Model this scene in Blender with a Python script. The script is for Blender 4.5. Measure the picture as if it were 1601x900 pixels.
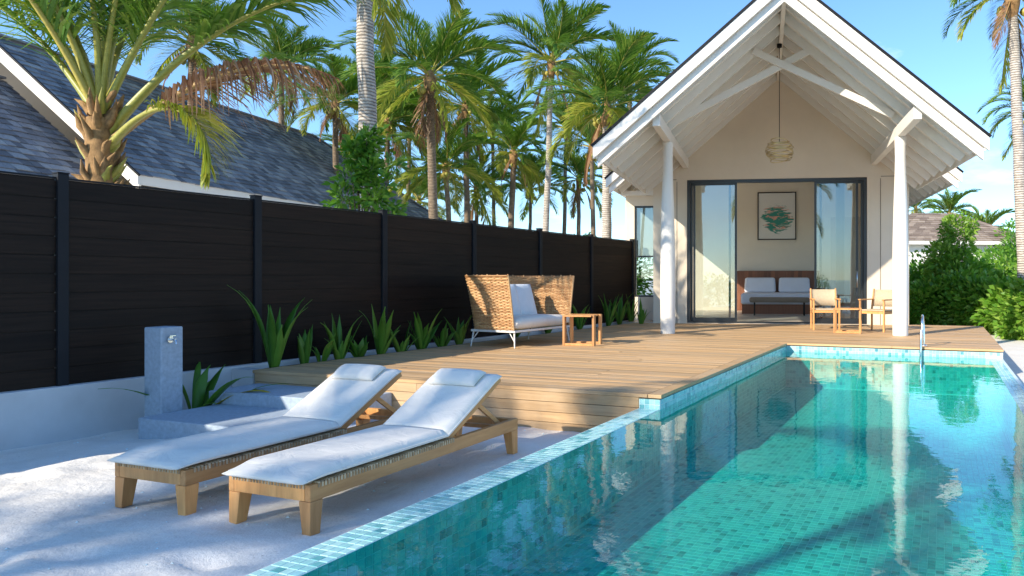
import bpy, bmesh, math, random
from mathutils import Vector, Matrix, Quaternion, noise
for o in list(bpy.data.objects): bpy.data.objects.remove(o)
scn = bpy.context.scene
col = scn.collection
R = math.radians
# ------------------------------------------------------------------ camera, sky, sun, exposure
CZ = 1.376
YAW = 20.488
cam = bpy.data.objects.new('camera', bpy.data.cameras.new('camera'))
col.objects.link(cam)
cam.location = (0, 0, CZ)
cam.rotation_euler = (R(90), 0, R(YAW))
cam.data.sensor_width = 36
cam.data.lens = 36 * 1108 / 1601
cam.data.shift_x = -(1058 - 800.5) / 1601
cam.data.shift_y = -(450 - 437) / 1601
cam.data.clip_start = .05
cam.data.clip_end = 4000
scn.camera = cam
SUN_EL, SUN_AZ = 27.0, 65.0            # light travels towards azimuth SUN_AZ (from +X)
W = bpy.data.worlds.new('World'); scn.world = W; W.use_nodes = True
nt = W.node_tree
bg = nt.nodes['Background']
sky = nt.nodes.new('ShaderNodeTexSky'); sky.sky_type = 'NISHITA'; sky.sun_disc = False
sky.sun_elevation = R(SUN_EL); sky.sun_rotation = R(270 - SUN_AZ)
sky.air_density = 1.0; sky.dust_density = .1; sky.ozone_density = 4.0
tc = nt.nodes.new('ShaderNodeTexCoord')
mp = nt.nodes.new('ShaderNodeMapping'); mp.inputs['Scale'].default_value = (1, 1, 3.2)
nz = nt.nodes.new('ShaderNodeTexNoise'); nz.inputs['Scale'].default_value = 3.1; nz.inputs['Detail'].default_value = 7; nz.inputs['Roughness'].default_value = .6
cr = nt.nodes.new('ShaderNodeValToRGB'); cr.color_ramp.elements[0].position = .60; cr.color_ramp.elements[1].position = .86
mx = nt.nodes.new('ShaderNodeMix'); mx.data_type = 'RGBA'
mx.inputs['B'].default_value = (6.2, 6.5, 7.0, 1)
nt.links.new(tc.outputs['Generated'], mp.inputs['Vector']); nt.links.new(mp.outputs[0], nz.inputs['Vector'])
nt.links.new(nz.outputs['Fac'], cr.inputs[0]); nt.links.new(cr.outputs[0], mx.inputs['Factor'])
tn = nt.nodes.new('ShaderNodeMix'); tn.data_type = 'RGBA'; tn.blend_type = 'MULTIPLY'; tn.inputs['Factor'].default_value = 1; tn.inputs['B'].default_value = (.82, .97, 1.08, 1)
nt.links.new(sky.outputs[0], tn.inputs['A']); nt.links.new(tn.outputs['Result'], mx.inputs['A']); nt.links.new(mx.outputs['Result'], bg.inputs[0])
bg.inputs[1].default_value = .15
sl = bpy.data.lights.new('sun', 'SUN'); sl.energy = 4.1; sl.angle = R(.55); sl.color = (1, .90, .74)
sun = bpy.data.objects.new('sun', sl); col.objects.link(sun)
sdir = Vector((math.cos(R(SUN_AZ)) * math.cos(R(SUN_EL)), math.sin(R(SUN_AZ)) * math.cos(R(SUN_EL)), -math.sin(R(SUN_EL))))
sun.rotation_euler = sdir.to_track_quat('-Z', 'Y').to_euler(); sun.location = (-10, -20, 20)
vs = scn.view_settings; vs.view_transform = 'Standard'; vs.look = 'None'; vs.gamma = 1; vs.use_curve_mapping = False
vs.exposure = .86
scn.cycles.max_bounces = 10; scn.cycles.transparent_max_bounces = 16
scn.cycles.caustics_reflective = False; scn.cycles.caustics_refractive = False

# ------------------------------------------------------------------ placing by the camera's own geometry (used once, at build time)
_y = R(YAW); FW = Vector((-math.sin(_y), math.cos(_y))); RT = Vector((math.cos(_y), math.sin(_y)))
def at(px, py, Z):
    p = RT * ((px - 1058) / 1108 * Z) + FW * Z
    return Vector((p.x, p.y, CZ + (437 - py) / 1108 * Z))

# ------------------------------------------------------------------ helpers
def tag(o, label=None, cat=None, group=None, kind=None):
    if label: o['label'] = label
    if cat: o['category'] = cat
    if group: o['group'] = group
    if kind: o['kind'] = kind
    return o
def empty(name, loc=(0, 0, 0), rz=0, parent=None):
    o = bpy.data.objects.new(name, None); col.objects.link(o); o.location = loc; o.rotation_euler = (0, 0, rz); o.empty_display_size = .2
    if parent: o.parent = parent
    return o
def link(name, me, parent=None, loc=None, rot=None):
    o = bpy.data.objects.new(name, me); col.objects.link(o)
    if parent: o.parent = parent
    if loc is not None: o.location = loc
    if rot is not None: o.rotation_euler = rot
    return o
def copy_tree(o, parent=None):
    c = o.copy(); col.objects.link(c); c.parent = parent
    for ch in list(o.children): copy_tree(ch, c)
    return c
class MB:
    def __init__(s): s.v = []; s.f = []; s.m = []; s.mi = 0; s.sm = []
    def add(s, vs_, fs, smooth=False):
        n = len(s.v); s.v += [tuple(v) for v in vs_]
        for f in fs: s.f.append(tuple(i + n for i in f)); s.m.append(s.mi); s.sm.append(smooth)
        return s
    def box(s, x0, x1, y0, y1, z0, z1):
        return s.hexa([(x0, y0, z0), (x1, y0, z0), (x1, y1, z0), (x0, y1, z0), (x0, y0, z1), (x1, y0, z1), (x1, y1, z1), (x0, y1, z1)])
    def hexa(s, p): return s.add(p, [(3, 2, 1, 0), (4, 5, 6, 7), (0, 1, 5, 4), (1, 2, 6, 5), (2, 3, 7, 6), (3, 0, 4, 7)])
    def bar(s, a, b, w, h, up=(0, 0, 1), w2=None, h2=None):
        a = Vector(a); b = Vector(b); d = (b - a).normalized(); up = Vector(up)
        x = d.cross(up)
        if x.length < 1e-4: x = d.cross(Vector((0, 1, 0)))
        x.normalize(); y = x.cross(d).normalized(); w2 = w2 or w; h2 = h2 or h
        P = []
        for c, ww, hh in ((a, w, h), (b, w2, h2)):
            P += [c - x * ww / 2 - y * hh / 2, c + x * ww / 2 - y * hh / 2, c + x * ww / 2 + y * hh / 2, c - x * ww / 2 + y * hh / 2]
        return s.add(P, [(0, 1, 2, 3)[::-1], (4, 5, 6, 7), (0, 1, 5, 4), (1, 2, 6, 5), (2, 3, 7, 6), (3, 0, 4, 7)])
    def tube(s, pts, r, n=8, cap=True, smooth=True):
        pts = [Vector(p) for p in pts]; rs = r if isinstance(r, (list, tuple)) else [r] * len(pts)
        P = []; F = []; ref = None
        for i, p in enumerate(pts):
            d = (pts[min(i + 1, len(pts) - 1)] - pts[max(i - 1, 0)]).normalized()
            if ref is None: ref = d.orthogonal().normalized()
            ref = (ref - d * ref.dot(d)).normalized(); q = d.cross(ref)
            for k in range(n):
                a = 2 * math.pi * k / n; P.append(p + (ref * math.cos(a) + q * math.sin(a)) * rs[i])
        for i in range(len(pts) - 1):
            for k in range(n): F.append((i * n + k, i * n + (k + 1) % n, (i + 1) * n + (k + 1) % n, (i + 1) * n + k))
        s.add(P, F, smooth)
        if cap:
            s.add(P[:n], [tuple(range(n))[::-1]]); s.add(P[-n:], [tuple(range(n))])
        return s
    def lathe(s, prof, n=24, c=(0, 0, 0), smooth=True):
        P = []; F = []
        for r, z in prof:
            for k in range(n): a = 2 * math.pi * k / n; P.append((c[0] + r * math.cos(a), c[1] + r * math.sin(a), c[2] + z))
        for i in range(len(prof) - 1):
            for k in range(n): F.append((i * n + k, i * n + (k + 1) % n, (i + 1) * n + (k + 1) % n, (i + 1) * n + k))
        s.add(P, F, smooth); s.add(P[-n:], [tuple(range(n))]); s.add(P[:n], [tuple(range(n))[::-1]]); return s
    def mesh(s, name, mats):
        me = bpy.data.meshes.new(name); me.from_pydata(s.v, [], s.f)
        for m in (mats if isinstance(mats, (list, tuple)) else [mats]): me.materials.append(m)
        me.polygons.foreach_set('material_index', s.m); me.polygons.foreach_set('use_smooth', s.sm); me.update(); return me
    def build(s, name, mats, parent=None, loc=None, rot=None, bevel=0, seg=2):
        o = link(name, s.mesh(name, mats), parent, loc, rot)
        if bevel:
            b = o.modifiers.new('bevel', 'BEVEL'); b.width = bevel; b.segments = seg; b.limit_method = 'ANGLE'; b.angle_limit = R(40)
        return o

# ------------------------------------------------------------------ materials
def newmat(name):
    m = bpy.data.materials.new(name); m.use_nodes = True; t = m.node_tree
    return m, t, t.nodes['Principled BSDF']
def N(t, typ, **k):
    n = t.nodes.new(typ)
    for a, b in k.items():
        if a in n.inputs: n.inputs[a].default_value = b
        else: setattr(n, a, b)
    return n
def ramp(t, fac, stops):
    r = t.nodes.new('ShaderNodeValToRGB'); e = r.color_ramp.elements
    while len(e) < len(stops): e.new(.5)
    for x, (p, c) in zip(e, stops): x.position = p; x.color = (*c, 1)
    t.links.new(fac, r.inputs[0]); return r.outputs[0]
def coords(t, scale=(1, 1, 1), src='Object', rnd=0):
    c = t.nodes.new('ShaderNodeTexCoord'); m = t.nodes.new('ShaderNodeMapping'); m.inputs['Scale'].default_value = scale
    t.links.new(c.outputs[src], m.inputs['Vector'])
    if rnd:
        oi = t.nodes.new('ShaderNodeObjectInfo'); a = t.nodes.new('ShaderNodeMath'); a.operation = 'MULTIPLY'; a.inputs[1].default_value = rnd
        t.links.new(oi.outputs['Random'], a.inputs[0]); t.links.new(a.outputs[0], m.inputs['Location'])
    return m.outputs[0]
def rnd01(t):
    g = t.nodes.new('ShaderNodeNewGeometry'); o = t.nodes.new('ShaderNodeObjectInfo')
    a = t.nodes.new('ShaderNodeMath'); a.operation = 'ADD'; b = t.nodes.new('ShaderNodeMath'); b.operation = 'FRACT'
    t.links.new(g.outputs['Random Per Island'], a.inputs[0]); t.links.new(o.outputs['Random'], a.inputs[1]); t.links.new(a.outputs[0], b.inputs[0]); return b.outputs[0]
def mixc(t, a, b, fac, mode='MIX'):
    m = t.nodes.new('ShaderNodeMix'); m.data_type = 'RGBA'; m.blend_type = mode
    for s, v in (('A', a), ('B', b), ('Factor', fac)):
        if hasattr(v, 'links'): t.links.new(v, m.inputs[s])
        else: m.inputs[s].default_value = (*v, 1) if isinstance(v, tuple) else v
    return m.outputs['Result']
def bump(t, p, h, strength=.3, dist=.01):
    b = t.nodes.new('ShaderNodeBump'); b.inputs['Strength'].default_value = strength; b.inputs['Distance'].default_value = dist
    t.links.new(h, b.inputs['Height']); t.links.new(b.outputs[0], p.inputs['Normal']); return b
def plain(name, c, rough=.6, var=.12, scale=6, bmp=0, metal=0, bdist=.004, src='Object'):
    m, t, p = newmat(name); v = coords(t, src=src)
    n = N(t, 'ShaderNodeTexNoise', Scale=scale, Detail=6, Roughness=.6); t.links.new(v, n.inputs['Vector'])
    d = tuple(x * (1 - var) for x in c); l = tuple(min(1, x * (1 + var)) for x in c)
    t.links.new(ramp(t, n.outputs['Fac'], [(.3, d), (.7, l)]), p.inputs['Base Color'])
    p.inputs['Roughness'].default_value = rough; p.inputs['Metallic'].default_value = metal
    if bmp:
        n2 = N(t, 'ShaderNodeTexNoise', Scale=scale * 12, Detail=4); t.links.new(v, n2.inputs['Vector']); bump(t, p, n2.outputs['Fac'], bmp, bdist)
    return m
def wood(name, dark, light, grain=(1.2, 26, 26), rough=.6, weather=None):
    m, t, p = newmat(name); v = coords(t, grain, rnd=40)
    n = N(t, 'ShaderNodeTexNoise', Scale=1.6, Detail=8, Roughness=.62, Distortion=.6); t.links.new(v, n.inputs['Vector'])
    c = ramp(t, n.outputs['Fac'], [(.28, dark), (.52, tuple((a + b) / 2 for a, b in zip(dark, light))), (.75, light)])
    tone = ramp(t, rnd01(t), [(0, (.66, .66, .68)), (.45, (.92, .92, .92)), (.8, (1.05, 1.03, 1.0)), (1, (1.2, 1.13, 1.03))])
    c = mixc(t, c, tone, 1.0, 'MULTIPLY')
    if weather:
        n3 = N(t, 'ShaderNodeTexNoise', Scale=.9, Detail=5, Roughness=.7); t.links.new(coords(t, (.5, 1, 1), 'Generated' if False else 'Object', rnd=7), n3.inputs['Vector'])
        f = ramp(t, n3.outputs['Fac'], [(.42, (0, 0, 0)), (.72, (.75, .75, .75))]); c = mixc(t, c, weather, f)
    t.links.new(c, p.inputs['Base Color']); p.inputs['Roughness'].default_value = rough
    bump(t, p, n.outputs['Fac'], .35, .002); return m
def leafmat(name, stops, trans=.35, rough=.5, nscale=.9):
    m = bpy.data.materials.new(name); m.use_nodes = True; t = m.node_tree; p = t.nodes['Principled BSDF']; out = t.nodes['Material Output']
    n = N(t, 'ShaderNodeTexNoise', Scale=nscale, Detail=3); t.links.new(coords(t), n.inputs['Vector'])
    a = N(t, 'ShaderNodeMath', operation='MULTIPLY_ADD'); a.inputs[1].default_value = .55
    t.links.new(rnd01(t), a.inputs[0]); b = N(t, 'ShaderNodeMath', operation='MULTIPLY'); b.inputs[1].default_value = .5
    t.links.new(n.outputs['Fac'], b.inputs[0]); t.links.new(b.outputs[0], a.inputs[2])
    c = ramp(t, a.outputs[0], stops); t.links.new(c, p.inputs['Base Color']); p.inputs['Roughness'].default_value = rough
    p.inputs['Specular IOR Level'].default_value = .4
    tr = t.nodes.new('ShaderNodeBsdfTranslucent'); t.links.new(mixc(t, c, (1.0, 1.05, .45), .999, 'MULTIPLY'), tr.inputs[0])
    ms = t.nodes.new('ShaderNodeMixShader'); ms.inputs[0].default_value = trans
    t.links.new(p.outputs[0], ms.inputs[1]); t.links.new(tr.outputs[0], ms.inputs[2]); t.links.new(ms.outputs[0], out.inputs[0]); return m
def sandmat():
    m, t, p = newmat('sand'); v = coords(t)
    n = N(t, 'ShaderNodeTexNoise', Scale=1.3, Detail=8, Roughness=.65); t.links.new(v, n.inputs['Vector'])
    n2 = N(t, 'ShaderNodeTexNoise', Scale=90, Detail=3, Roughness=.7); t.links.new(v, n2.inputs['Vector'])
    c = ramp(t, n.outputs['Fac'], [(.3, (.74, .70, .63)), (.6, (.82, .79, .73)), (.8, (.85, .82, .77))])
    g = ramp(t, n2.outputs['Fac'], [(.25, (.78, .77, .76)), (.5, (1, 1, 1))]); c = mixc(t, c, g, .8, 'MULTIPLY')
    vo = N(t, 'ShaderNodeTexVoronoi', Scale=7.0); t.links.new(v, vo.inputs['Vector'])
    sp = ramp(t, vo.outputs['Distance'], [(.02, (.25, .2, .15)), (.045, (1, 1, 1))]); c = mixc(t, c, sp, .6, 'MULTIPLY')
    t.links.new(c, p.inputs['Base Color']); p.inputs['Roughness'].default_value = .95; p.inputs['Specular IOR Level'].default_value = .1
    n3 = N(t, 'ShaderNodeTexNoise', Scale=9, Detail=6, Roughness=.6); t.links.new(v, n3.inputs['Vector'])
    ad = N(t, 'ShaderNodeMath', operation='MULTIPLY_ADD'); ad.inputs[1].default_value = .18
    t.links.new(n2.outputs['Fac'], ad.inputs[0]); t.links.new(n3.outputs['Fac'], ad.inputs[2]); bump(t, p, ad.outputs[0], .5, .03); return m
def tilemat():
    m, t, p = newmat('mosaic_tile'); r = rnd01(t)
    c = ramp(t, r, [(0, (.10, .36, .38)), (.12, (.24, .54, .56)), (.4, (.36, .66, .66)), (.7, (.46, .74, .72)), (.93, (.30, .60, .66)), (1, (.09, .30, .36))])
    n = N(t, 'ShaderNodeTexNoise', Scale=40, Detail=3); t.links.new(coords(t), n.inputs['Vector'])
    c = mixc(t, c, ramp(t, n.outputs['Fac'], [(.3, (.82, .86, .88)), (.7, (1.08, 1.05, 1.03))]), 1.0, 'MULTIPLY')
    t.links.new(c, p.inputs['Base Color']); p.inputs['Roughness'].default_value = .18; return m
def iface(t, ior):
    g = t.nodes.new('ShaderNodeNewGeometry'); m = t.nodes.new('ShaderNodeMix'); m.data_type = 'FLOAT'
    m.inputs['A'].default_value = ior; m.inputs['B'].default_value = 1 / ior; t.links.new(g.outputs['Backfacing'], m.inputs['Factor'])
    f = t.nodes.new('ShaderNodeFresnel'); t.links.new(m.outputs['Result'], f.inputs['IOR']); return f
def watermat(name, tint, sc, strength, dist, ior=1.33, stretch=(1, 1, 1), gl=(1, 1, 1)):
    m = bpy.data.materials.new(name); m.use_nodes = True; t = m.node_tree; t.nodes.remove(t.nodes['Principled BSDF']); out = t.nodes['Material Output']
    v = coords(t, stretch)
    n = N(t, 'ShaderNodeTexNoise', Scale=sc, Detail=3, Roughness=.5, Distortion=.4); t.links.new(v, n.inputs['Vector'])
    n2 = N(t, 'ShaderNodeTexNoise', Scale=sc * .22, Detail=2); t.links.new(v, n2.inputs['Vector'])
    a = N(t, 'ShaderNodeMath', operation='MULTIPLY_ADD'); a.inputs[1].default_value = 2.2; t.links.new(n2.outputs['Fac'], a.inputs[0]); t.links.new(n.outputs['Fac'], a.inputs[2])
    b = N(t, 'ShaderNodeBump', Strength=strength, Distance=dist); t.links.new(a.outputs[0], b.inputs['Height'])
    fr = iface(t, ior); t.links.new(b.outputs[0], fr.inputs['Normal'])
    g = N(t, 'ShaderNodeBsdfGlossy', Roughness=.0); g.inputs['Color'].default_value = (*gl, 1); t.links.new(b.outputs[0], g.inputs['Normal'])
    tr = t.nodes.new('ShaderNodeBsdfTransparent'); tr.inputs[0].default_value = (*tint, 1)
    ms = t.nodes.new('ShaderNodeMixShader'); t.links.new(fr.outputs[0], ms.inputs[0]); t.links.new(tr.outputs[0], ms.inputs[1]); t.links.new(g.outputs[0], ms.inputs[2])
    t.links.new(ms.outputs[0], out.inputs[0]); return m
def fabricmat(name, c):
    m, t, p = newmat(name); v = coords(t, (1, 1.6, 1)); n = N(t, 'ShaderNodeTexNoise', Scale=4.5, Detail=5, Roughness=.55, Distortion=.9); t.links.new(v, n.inputs['Vector'])
    w = N(t, 'ShaderNodeTexNoise', Scale=260, Detail=2); t.links.new(v, w.inputs['Vector'])
    t.links.new(ramp(t, n.outputs['Fac'], [(.3, tuple(x * .93 for x in c)), (.7, c)]), p.inputs['Base Color']); p.inputs['Roughness'].default_value = .95; p.inputs['Specular IOR Level'].default_value = .15
    a = N(t, 'ShaderNodeMath', operation='MULTIPLY_ADD'); a.inputs[1].default_value = .05; t.links.new(w.outputs['Fac'], a.inputs[0]); t.links.new(n.outputs['Fac'], a.inputs[2]); bump(t, p, a.outputs[0], .5, .03); return m
def glassmat(name, tint, ior):
    m = bpy.data.materials.new(name); m.use_nodes = True; t = m.node_tree; t.nodes.remove(t.nodes['Principled BSDF']); out = t.nodes['Material Output']
    fr = iface(t, ior); g = N(t, 'ShaderNodeBsdfGlossy', Roughness=.0); tr = t.nodes.new('ShaderNodeBsdfTransparent'); tr.inputs[0].default_value = (*tint, 1)
    ms = t.nodes.new('ShaderNodeMixShader'); t.links.new(fr.outputs[0], ms.inputs[0]); t.links.new(tr.outputs[0], ms.inputs[1]); t.links.new(g.outputs[0], ms.inputs[2]); t.links.new(ms.outputs[0], out.inputs[0]); return m
def islandmat(name, stops, rough=.7, bmp=.3, sc=30):
    m, t, p = newmat(name); n = N(t, 'ShaderNodeTexNoise', Scale=sc, Detail=5, Roughness=.65); t.links.new(coords(t), n.inputs['Vector'])
    c = ramp(t, rnd01(t), stops); c = mixc(t, c, ramp(t, n.outputs['Fac'], [(.3, (.78, .78, .78)), (.7, (1.15, 1.15, 1.15))]), 1.0, 'MULTIPLY')
    t.links.new(c, p.inputs['Base Color']); p.inputs['Roughness'].default_value = rough; bump(t, p, n.outputs['Fac'], bmp, .004); return m
def trunkmat(name, a, b, sc):
    m, t, p = newmat(name); w = N(t, 'ShaderNodeTexWave', Scale=sc, Distortion=2.4, Detail=4); w.bands_direction = 'Z'; w.inputs['Detail Scale'].default_value = 2
    v = coords(t); t.links.new(v, w.inputs['Vector']); n = N(t, 'ShaderNodeTexNoise', Scale=9, Detail=6, Roughness=.7); t.links.new(v, n.inputs['Vector'])
    c = ramp(t, w.outputs['Fac'], [(.05, tuple(x * .45 for x in a)), (.3, a), (.9, b)])
    c = mixc(t, c, ramp(t, n.outputs['Fac'], [(.35, (.62, .6, .58)), (.6, (1.05, 1.05, 1.05))]), 1.0, 'MULTIPLY')
    t.links.new(c, p.inputs['Base Color']); p.inputs['Roughness'].default_value = .9; bump(t, p, w.outputs['Fac'], .5, .02); return m

M = dict(
    sand=sandmat(), tile=tilemat(),
    grout=plain('grout', (.62, .74, .74), .7, .05),
    deck=wood('deck_wood', (.43, .255, .115), (.70, .455, .225), (1.1, 30, 30), .62, weather=(.54, .41, .27)),
    teak=wood('teak', (.54, .245, .075), (.80, .42, .155), (14, 14, 1.5), .5),
    teakx=wood('teak_rail', (.54, .245, .075), (.80, .42, .155), (14, 1.4, 14), .5),
    dark=plain('under_deck', (.03, .025, .02), .9),
    fabric=fabricmat('cushion_fabric', (.80, .76, .69)),
    bluefab=fabricmat('pale_cushion', (.68, .71, .74)),
    linen=plain('bed_linen', (.74, .75, .80), .9, .03, 3, .1),
    cord=islandmat('cord', [(0, (.30, .20, .11)), (.5, (.47, .34, .20)), (1, (.60, .47, .30))], .7),
    wicker=islandmat('wicker', [(0, (.38, .19, .075)), (.5, (.52, .29, .125)), (1, (.64, .40, .19))], .5),
    wpaint=plain('white_paint', (.80, .765, .70), .55, .03, 2),
    wmetal=plain('white_metal', (.72, .70, .66), .4, .03),
    plaster=plain('beige_plaster', (.72, .62, .49), .85, .05, 1.2, .15),
    inplaster=plain('interior_plaster', (.78, .69, .55), .9, .03, 1.2),
    lowwall=plain('wall_render', (.56, .56, .56), .9, .10, 1.6, .3),
    conc=plain('blue_grey_terrazzo', (.34, .41, .485), .8, .16, 26, .25),
    fence=wood('fence_board', (.008, .0046, .0032), (.026, .0150, .0100), (1, .9, 24), .6),
    black=plain('black_metal', (.012, .013, .016), .35, .1),
    frame=plain('door_frame_metal', (.02, .024, .028), .35, .1),
    chrome=plain('chrome', (.75, .77, .78), .12, .02, metal=1),
    shingle=islandmat('grey_shingle', [(0, (.13, .13, .14)), (.5, (.25, .25, .265)), (.85, (.36, .35, .35)), (1, (.46, .43, .40))], .85),
    shingle2=islandmat('brown_shingle', [(0, (.20, .15, .115)), (.5, (.29, .225, .175)), (1, (.40, .32, .25))], .9, sc=14),
    water=watermat('pool_water', (.18, .78, .71), 7.5, .045, .022, stretch=(1, 1.0, 1)),
    sea=watermat('sea_water', (.05, .3, .33), .6, .5, .6),
    seabed=plain('seabed', (.25, .62, .62), .9, .05, .05),
    glass=glassmat('door_glass', (.80, .86, .86), 2.15),
    floor=plain('interior_floor', (.55, .48, .39), .4, .06, 2),
    headboard=wood('headboard_wood', (.20, .075, .035), (.33, .13, .065), (14, 1, 1), .5),
    brownfab=plain('bench_leather', (.26, .20, .14), .6, .08),
    curtain=plain('sheer_curtain', (.72, .70, .64), .9, .04),
    mesh=plain('woven_mesh', (.50, .40, .27), .8, .12, 40, .3),
    soil=plain('soil', (.12, .09, .06), .95, .3, 9, .5),
    trunk_w=trunkmat('pale_trunk', (.46, .40, .34), (.60, .54, .47), 5.5),
    trunk_b=trunkmat('brown_trunk', (.20, .145, .095), (.33, .25, .17), 6.5),
    fibre=plain('trunk_fibre', (.34, .20, .085), .95, .5, 10, .8, bdist=.02),
    petiole=islandmat('petiole', [(0, (.30, .30, .05)), (1, (.44, .36, .07))], .45),
    petiole_b=islandmat('petiole_brown', [(0, (.34, .20, .07)), (1, (.45, .31, .13))], .6),
    gold=plain('brass_wire', (.62, .50, .26), .3, .05, metal=.8),
    leaf_a=leafmat('palm_green', [(.15, (.055, .15, .016)), (.5, (.14, .28, .035)), (.9, (.36, .44, .085))], .42),
    leaf_y=leafmat('palm_yellow_green', [(.15, (.15, .24, .02)), (.5, (.33, .38, .05)), (.9, (.55, .48, .09))], .42),
    leaf_d=leafmat('palm_dead', [(.15, (.17, .075, .04)), (.5, (.30, .155, .085)), (.9, (.48, .32, .20))], .2, .8),
    bush_a=leafmat('bush_green', [(.15, (.035, .13, .010)), (.5, (.10, .26, .022)), (.9, (.24, .42, .055))], .35, .4),
    bush_y=leafmat('bush_light', [(.15, (.07, .19, .014)), (.5, (.19, .38, .04)), (.9, (.38, .50, .09))], .35, .4),
    hedge=leafmat('hedge_green', [(.15, (.05, .17, .012)), (.5, (.15, .33, .03)), (.9, (.32, .47, .08))], .4, .35),
    strap=leafmat('strap_leaf', [(.15, (.05, .15, .014)), (.5, (.11, .27, .03)), (.9, (.26, .38, .06))], .3, .4, 3),
    strap_y=leafmat('strap_yellow', [(.15, (.35, .30, .04)), (.9, (.5, .42, .05))], .3, .5, 3),
)
for k_ in ('fence', 'black'):
    M[k_].node_tree.nodes['Principled BSDF'].inputs['Specular IOR Level'].default_value = .18
M['black'].node_tree.nodes['Principled BSDF'].inputs['Roughness'].default_value = .55
DZ = .376; WZ = .246
PXL, PXR, PY0, PY1, PYD = -2.287, .64, 1.15, 11.07, 5.72      # pool inner edges, near end, far end, deck corner
# ------------------------------------------------------------------ ground, sea
def lines(a, b, segs):
    L = []
    for x0, x1, st in segs:
        n = max(1, round((x1 - x0) / st)); L += [x0 + (x1 - x0) * i / n for i in range(n)]
    L.append(segs[-1][1]); return L
GX = lines(0, 0, [(-900, -60, 120), (-60, -12, 4), (-12, -8, .5), (-8, -2.47, .06), (-2.47, .81, .82), (.81, 4, .12), (4, 12, .8), (12, 60, 6), (60, 900, 120)])
GY = lines(0, 0, [(-60, -14, 4), (-14, -2, 1), (-2, 1.0, .25), (1.0, 6.2, .06), (6.2, 11.2, .25), (11.2, 20, .5), (20, 70, 5), (70, 1500, 130)])
def fencex(y): return -7.755 + .0489 * y
_fr = random.Random(21); FOOT = []
for (x0_, y0_, x1_, y1_, n_) in ((-7.0, 2.0, -5.2, 3.9, 8), (-2.8, 1.4, -5.6, 2.3, 11), (-6.6, 3.2, -4.9, 2.0, 7), (-5.1, 2.0, -3.0, 2.4, 7)):
    for k_ in range(n_):
        q_ = k_ / (n_ - 1); dx_, dy_ = x1_ - x0_, y1_ - y0_; l_ = math.hypot(dx_, dy_); sd_ = .09 * (1 if k_ % 2 else -1)
        FOOT.append((x0_ + dx_ * q_ - dy_ / l_ * sd_ + _fr.uniform(-.05, .05), y0_ + dy_ * q_ + dx_ / l_ * sd_ + _fr.uniform(-.05, .05), math.atan2(dy_, dx_) + _fr.uniform(-.3, .3)))
def foot(x, y):
    z = 0
    for fx, fy, a in FOOT:
        dx, dy = x - fx, y - fy
        if abs(dx) < .35 and abs(dy) < .35:
            u = dx * math.cos(a) + dy * math.sin(a); w = -dx * math.sin(a) + dy * math.cos(a); d = (u / .15) ** 2 + (w / .065) ** 2
            z += -.028 * math.exp(-d * .9) + .012 * math.exp(-(d - 2.2) ** 2)
    return z
def gz(x, y):
    v = Vector((x, y, 0))
    z = 0
    near = max(0, 1 - max(abs(x + 4) - 5, 0) / 4) * max(0, 1 - max(abs(y - 4) - 6, 0) / 5)
    z += near * (.024 * noise.noise(v * .9) + .014 * noise.noise(v * 2.7 + Vector((3, 1, 0))) + .007 * noise.noise(v * 7.3))
    r = noise.noise(Vector((x * 2.6, y * 3.4, 5))); z -= near * .030 * max(0, r - .22)
    d = x - fencex(y)                                  # sinks a little towards the planted wall
    if x < -2: z += -.11 * max(0, min(1, (1.7 - d) / 1.5)) + .035 * math.exp(-((d - .35) / .2) ** 2) * near
    if -8 < x < -2.4 and 1 < y < 6: z += foot(x, y)
    if y < -6: z -= .11 * (-6 - y) ** 1.15 * (1 if y > -40 else 1)
    if x > .8: z += -.02
    return z
MBg = MB(); idx = {}
for j, y in enumerate(GY):
    for i, x in enumerate(GX): idx[i, j] = len(MBg.v); MBg.v.append((x, y, gz(x, y)))
for j in range(len(GY) - 1):
    for i in range(len(GX) - 1):
        xm = (GX[i] + GX[i + 1]) / 2; ym = (GY[j] + GY[j + 1]) / 2
        if -2.47 < xm < .81 and 1.0 < ym < 11.2: continue
        MBg.f.append((idx[i, j], idx[i + 1, j], idx[i + 1, j + 1], idx[i, j + 1])); MBg.m.append(0); MBg.sm.append(True)
tag(MBg.build('sand_ground', M['sand']), 'white coral sand around the pool and villas', None, kind='structure')
sb = MB(); sb.add([(-2000, -2500, -9), (2000, -2500, -9), (2000, -58, -9), (-2000, -58, -9)], [(0, 1, 2, 3)]); tag(sb.build('seabed', M['seabed']), 'pale seabed off the beach', kind='structure')
sb = MB(); sb.add([(-2500, -3000, -.75), (2500, -3000, -.75), (2500, -11.5, -.75), (-2500, -11.5, -.75)], [(0, 1, 2, 3)]); tag(sb.build('sea', M['sea']), 'turquoise sea off the beach', kind='structure')

# ------------------------------------------------------------------ pool
pool = MB()
FLZ = -.30
def wall_box(b, x0, x1, y0, y1, z1): b.box(x0, x1, y0, y1, -1.2, z1)
CT = .248
wall_box(pool, PXL - .20, PXL - .004, PY0 - .2, PYD - .01, CT)              # low left wall, under the coping
wall_box(pool, PXL - .20, PXL - .004, PYD - .006, PY1, DZ - .045)           # left wall under the deck edge
wall_box(pool, PXL - .20, PXR + .18, PY1 + .004, PY1 + .2, DZ - .045)       # far wall under the deck edge
wall_box(pool, PXR + .004, PXR + .18, PY0 - .2, PY1, CT)                    # low right wall
wall_box(pool, PXL, PXR, PY0 - .2, PY0 - .004, CT)                          # near wall
pool.box(PXL, PXR, PY0, PY1, -1.2, FLZ - .006)
pool_o = tag(pool.build('pool', M['grout']), 'long rectangular swimming pool lined with aqua mosaic', kind='structure')
P_ = .048; T_ = .0445
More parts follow.
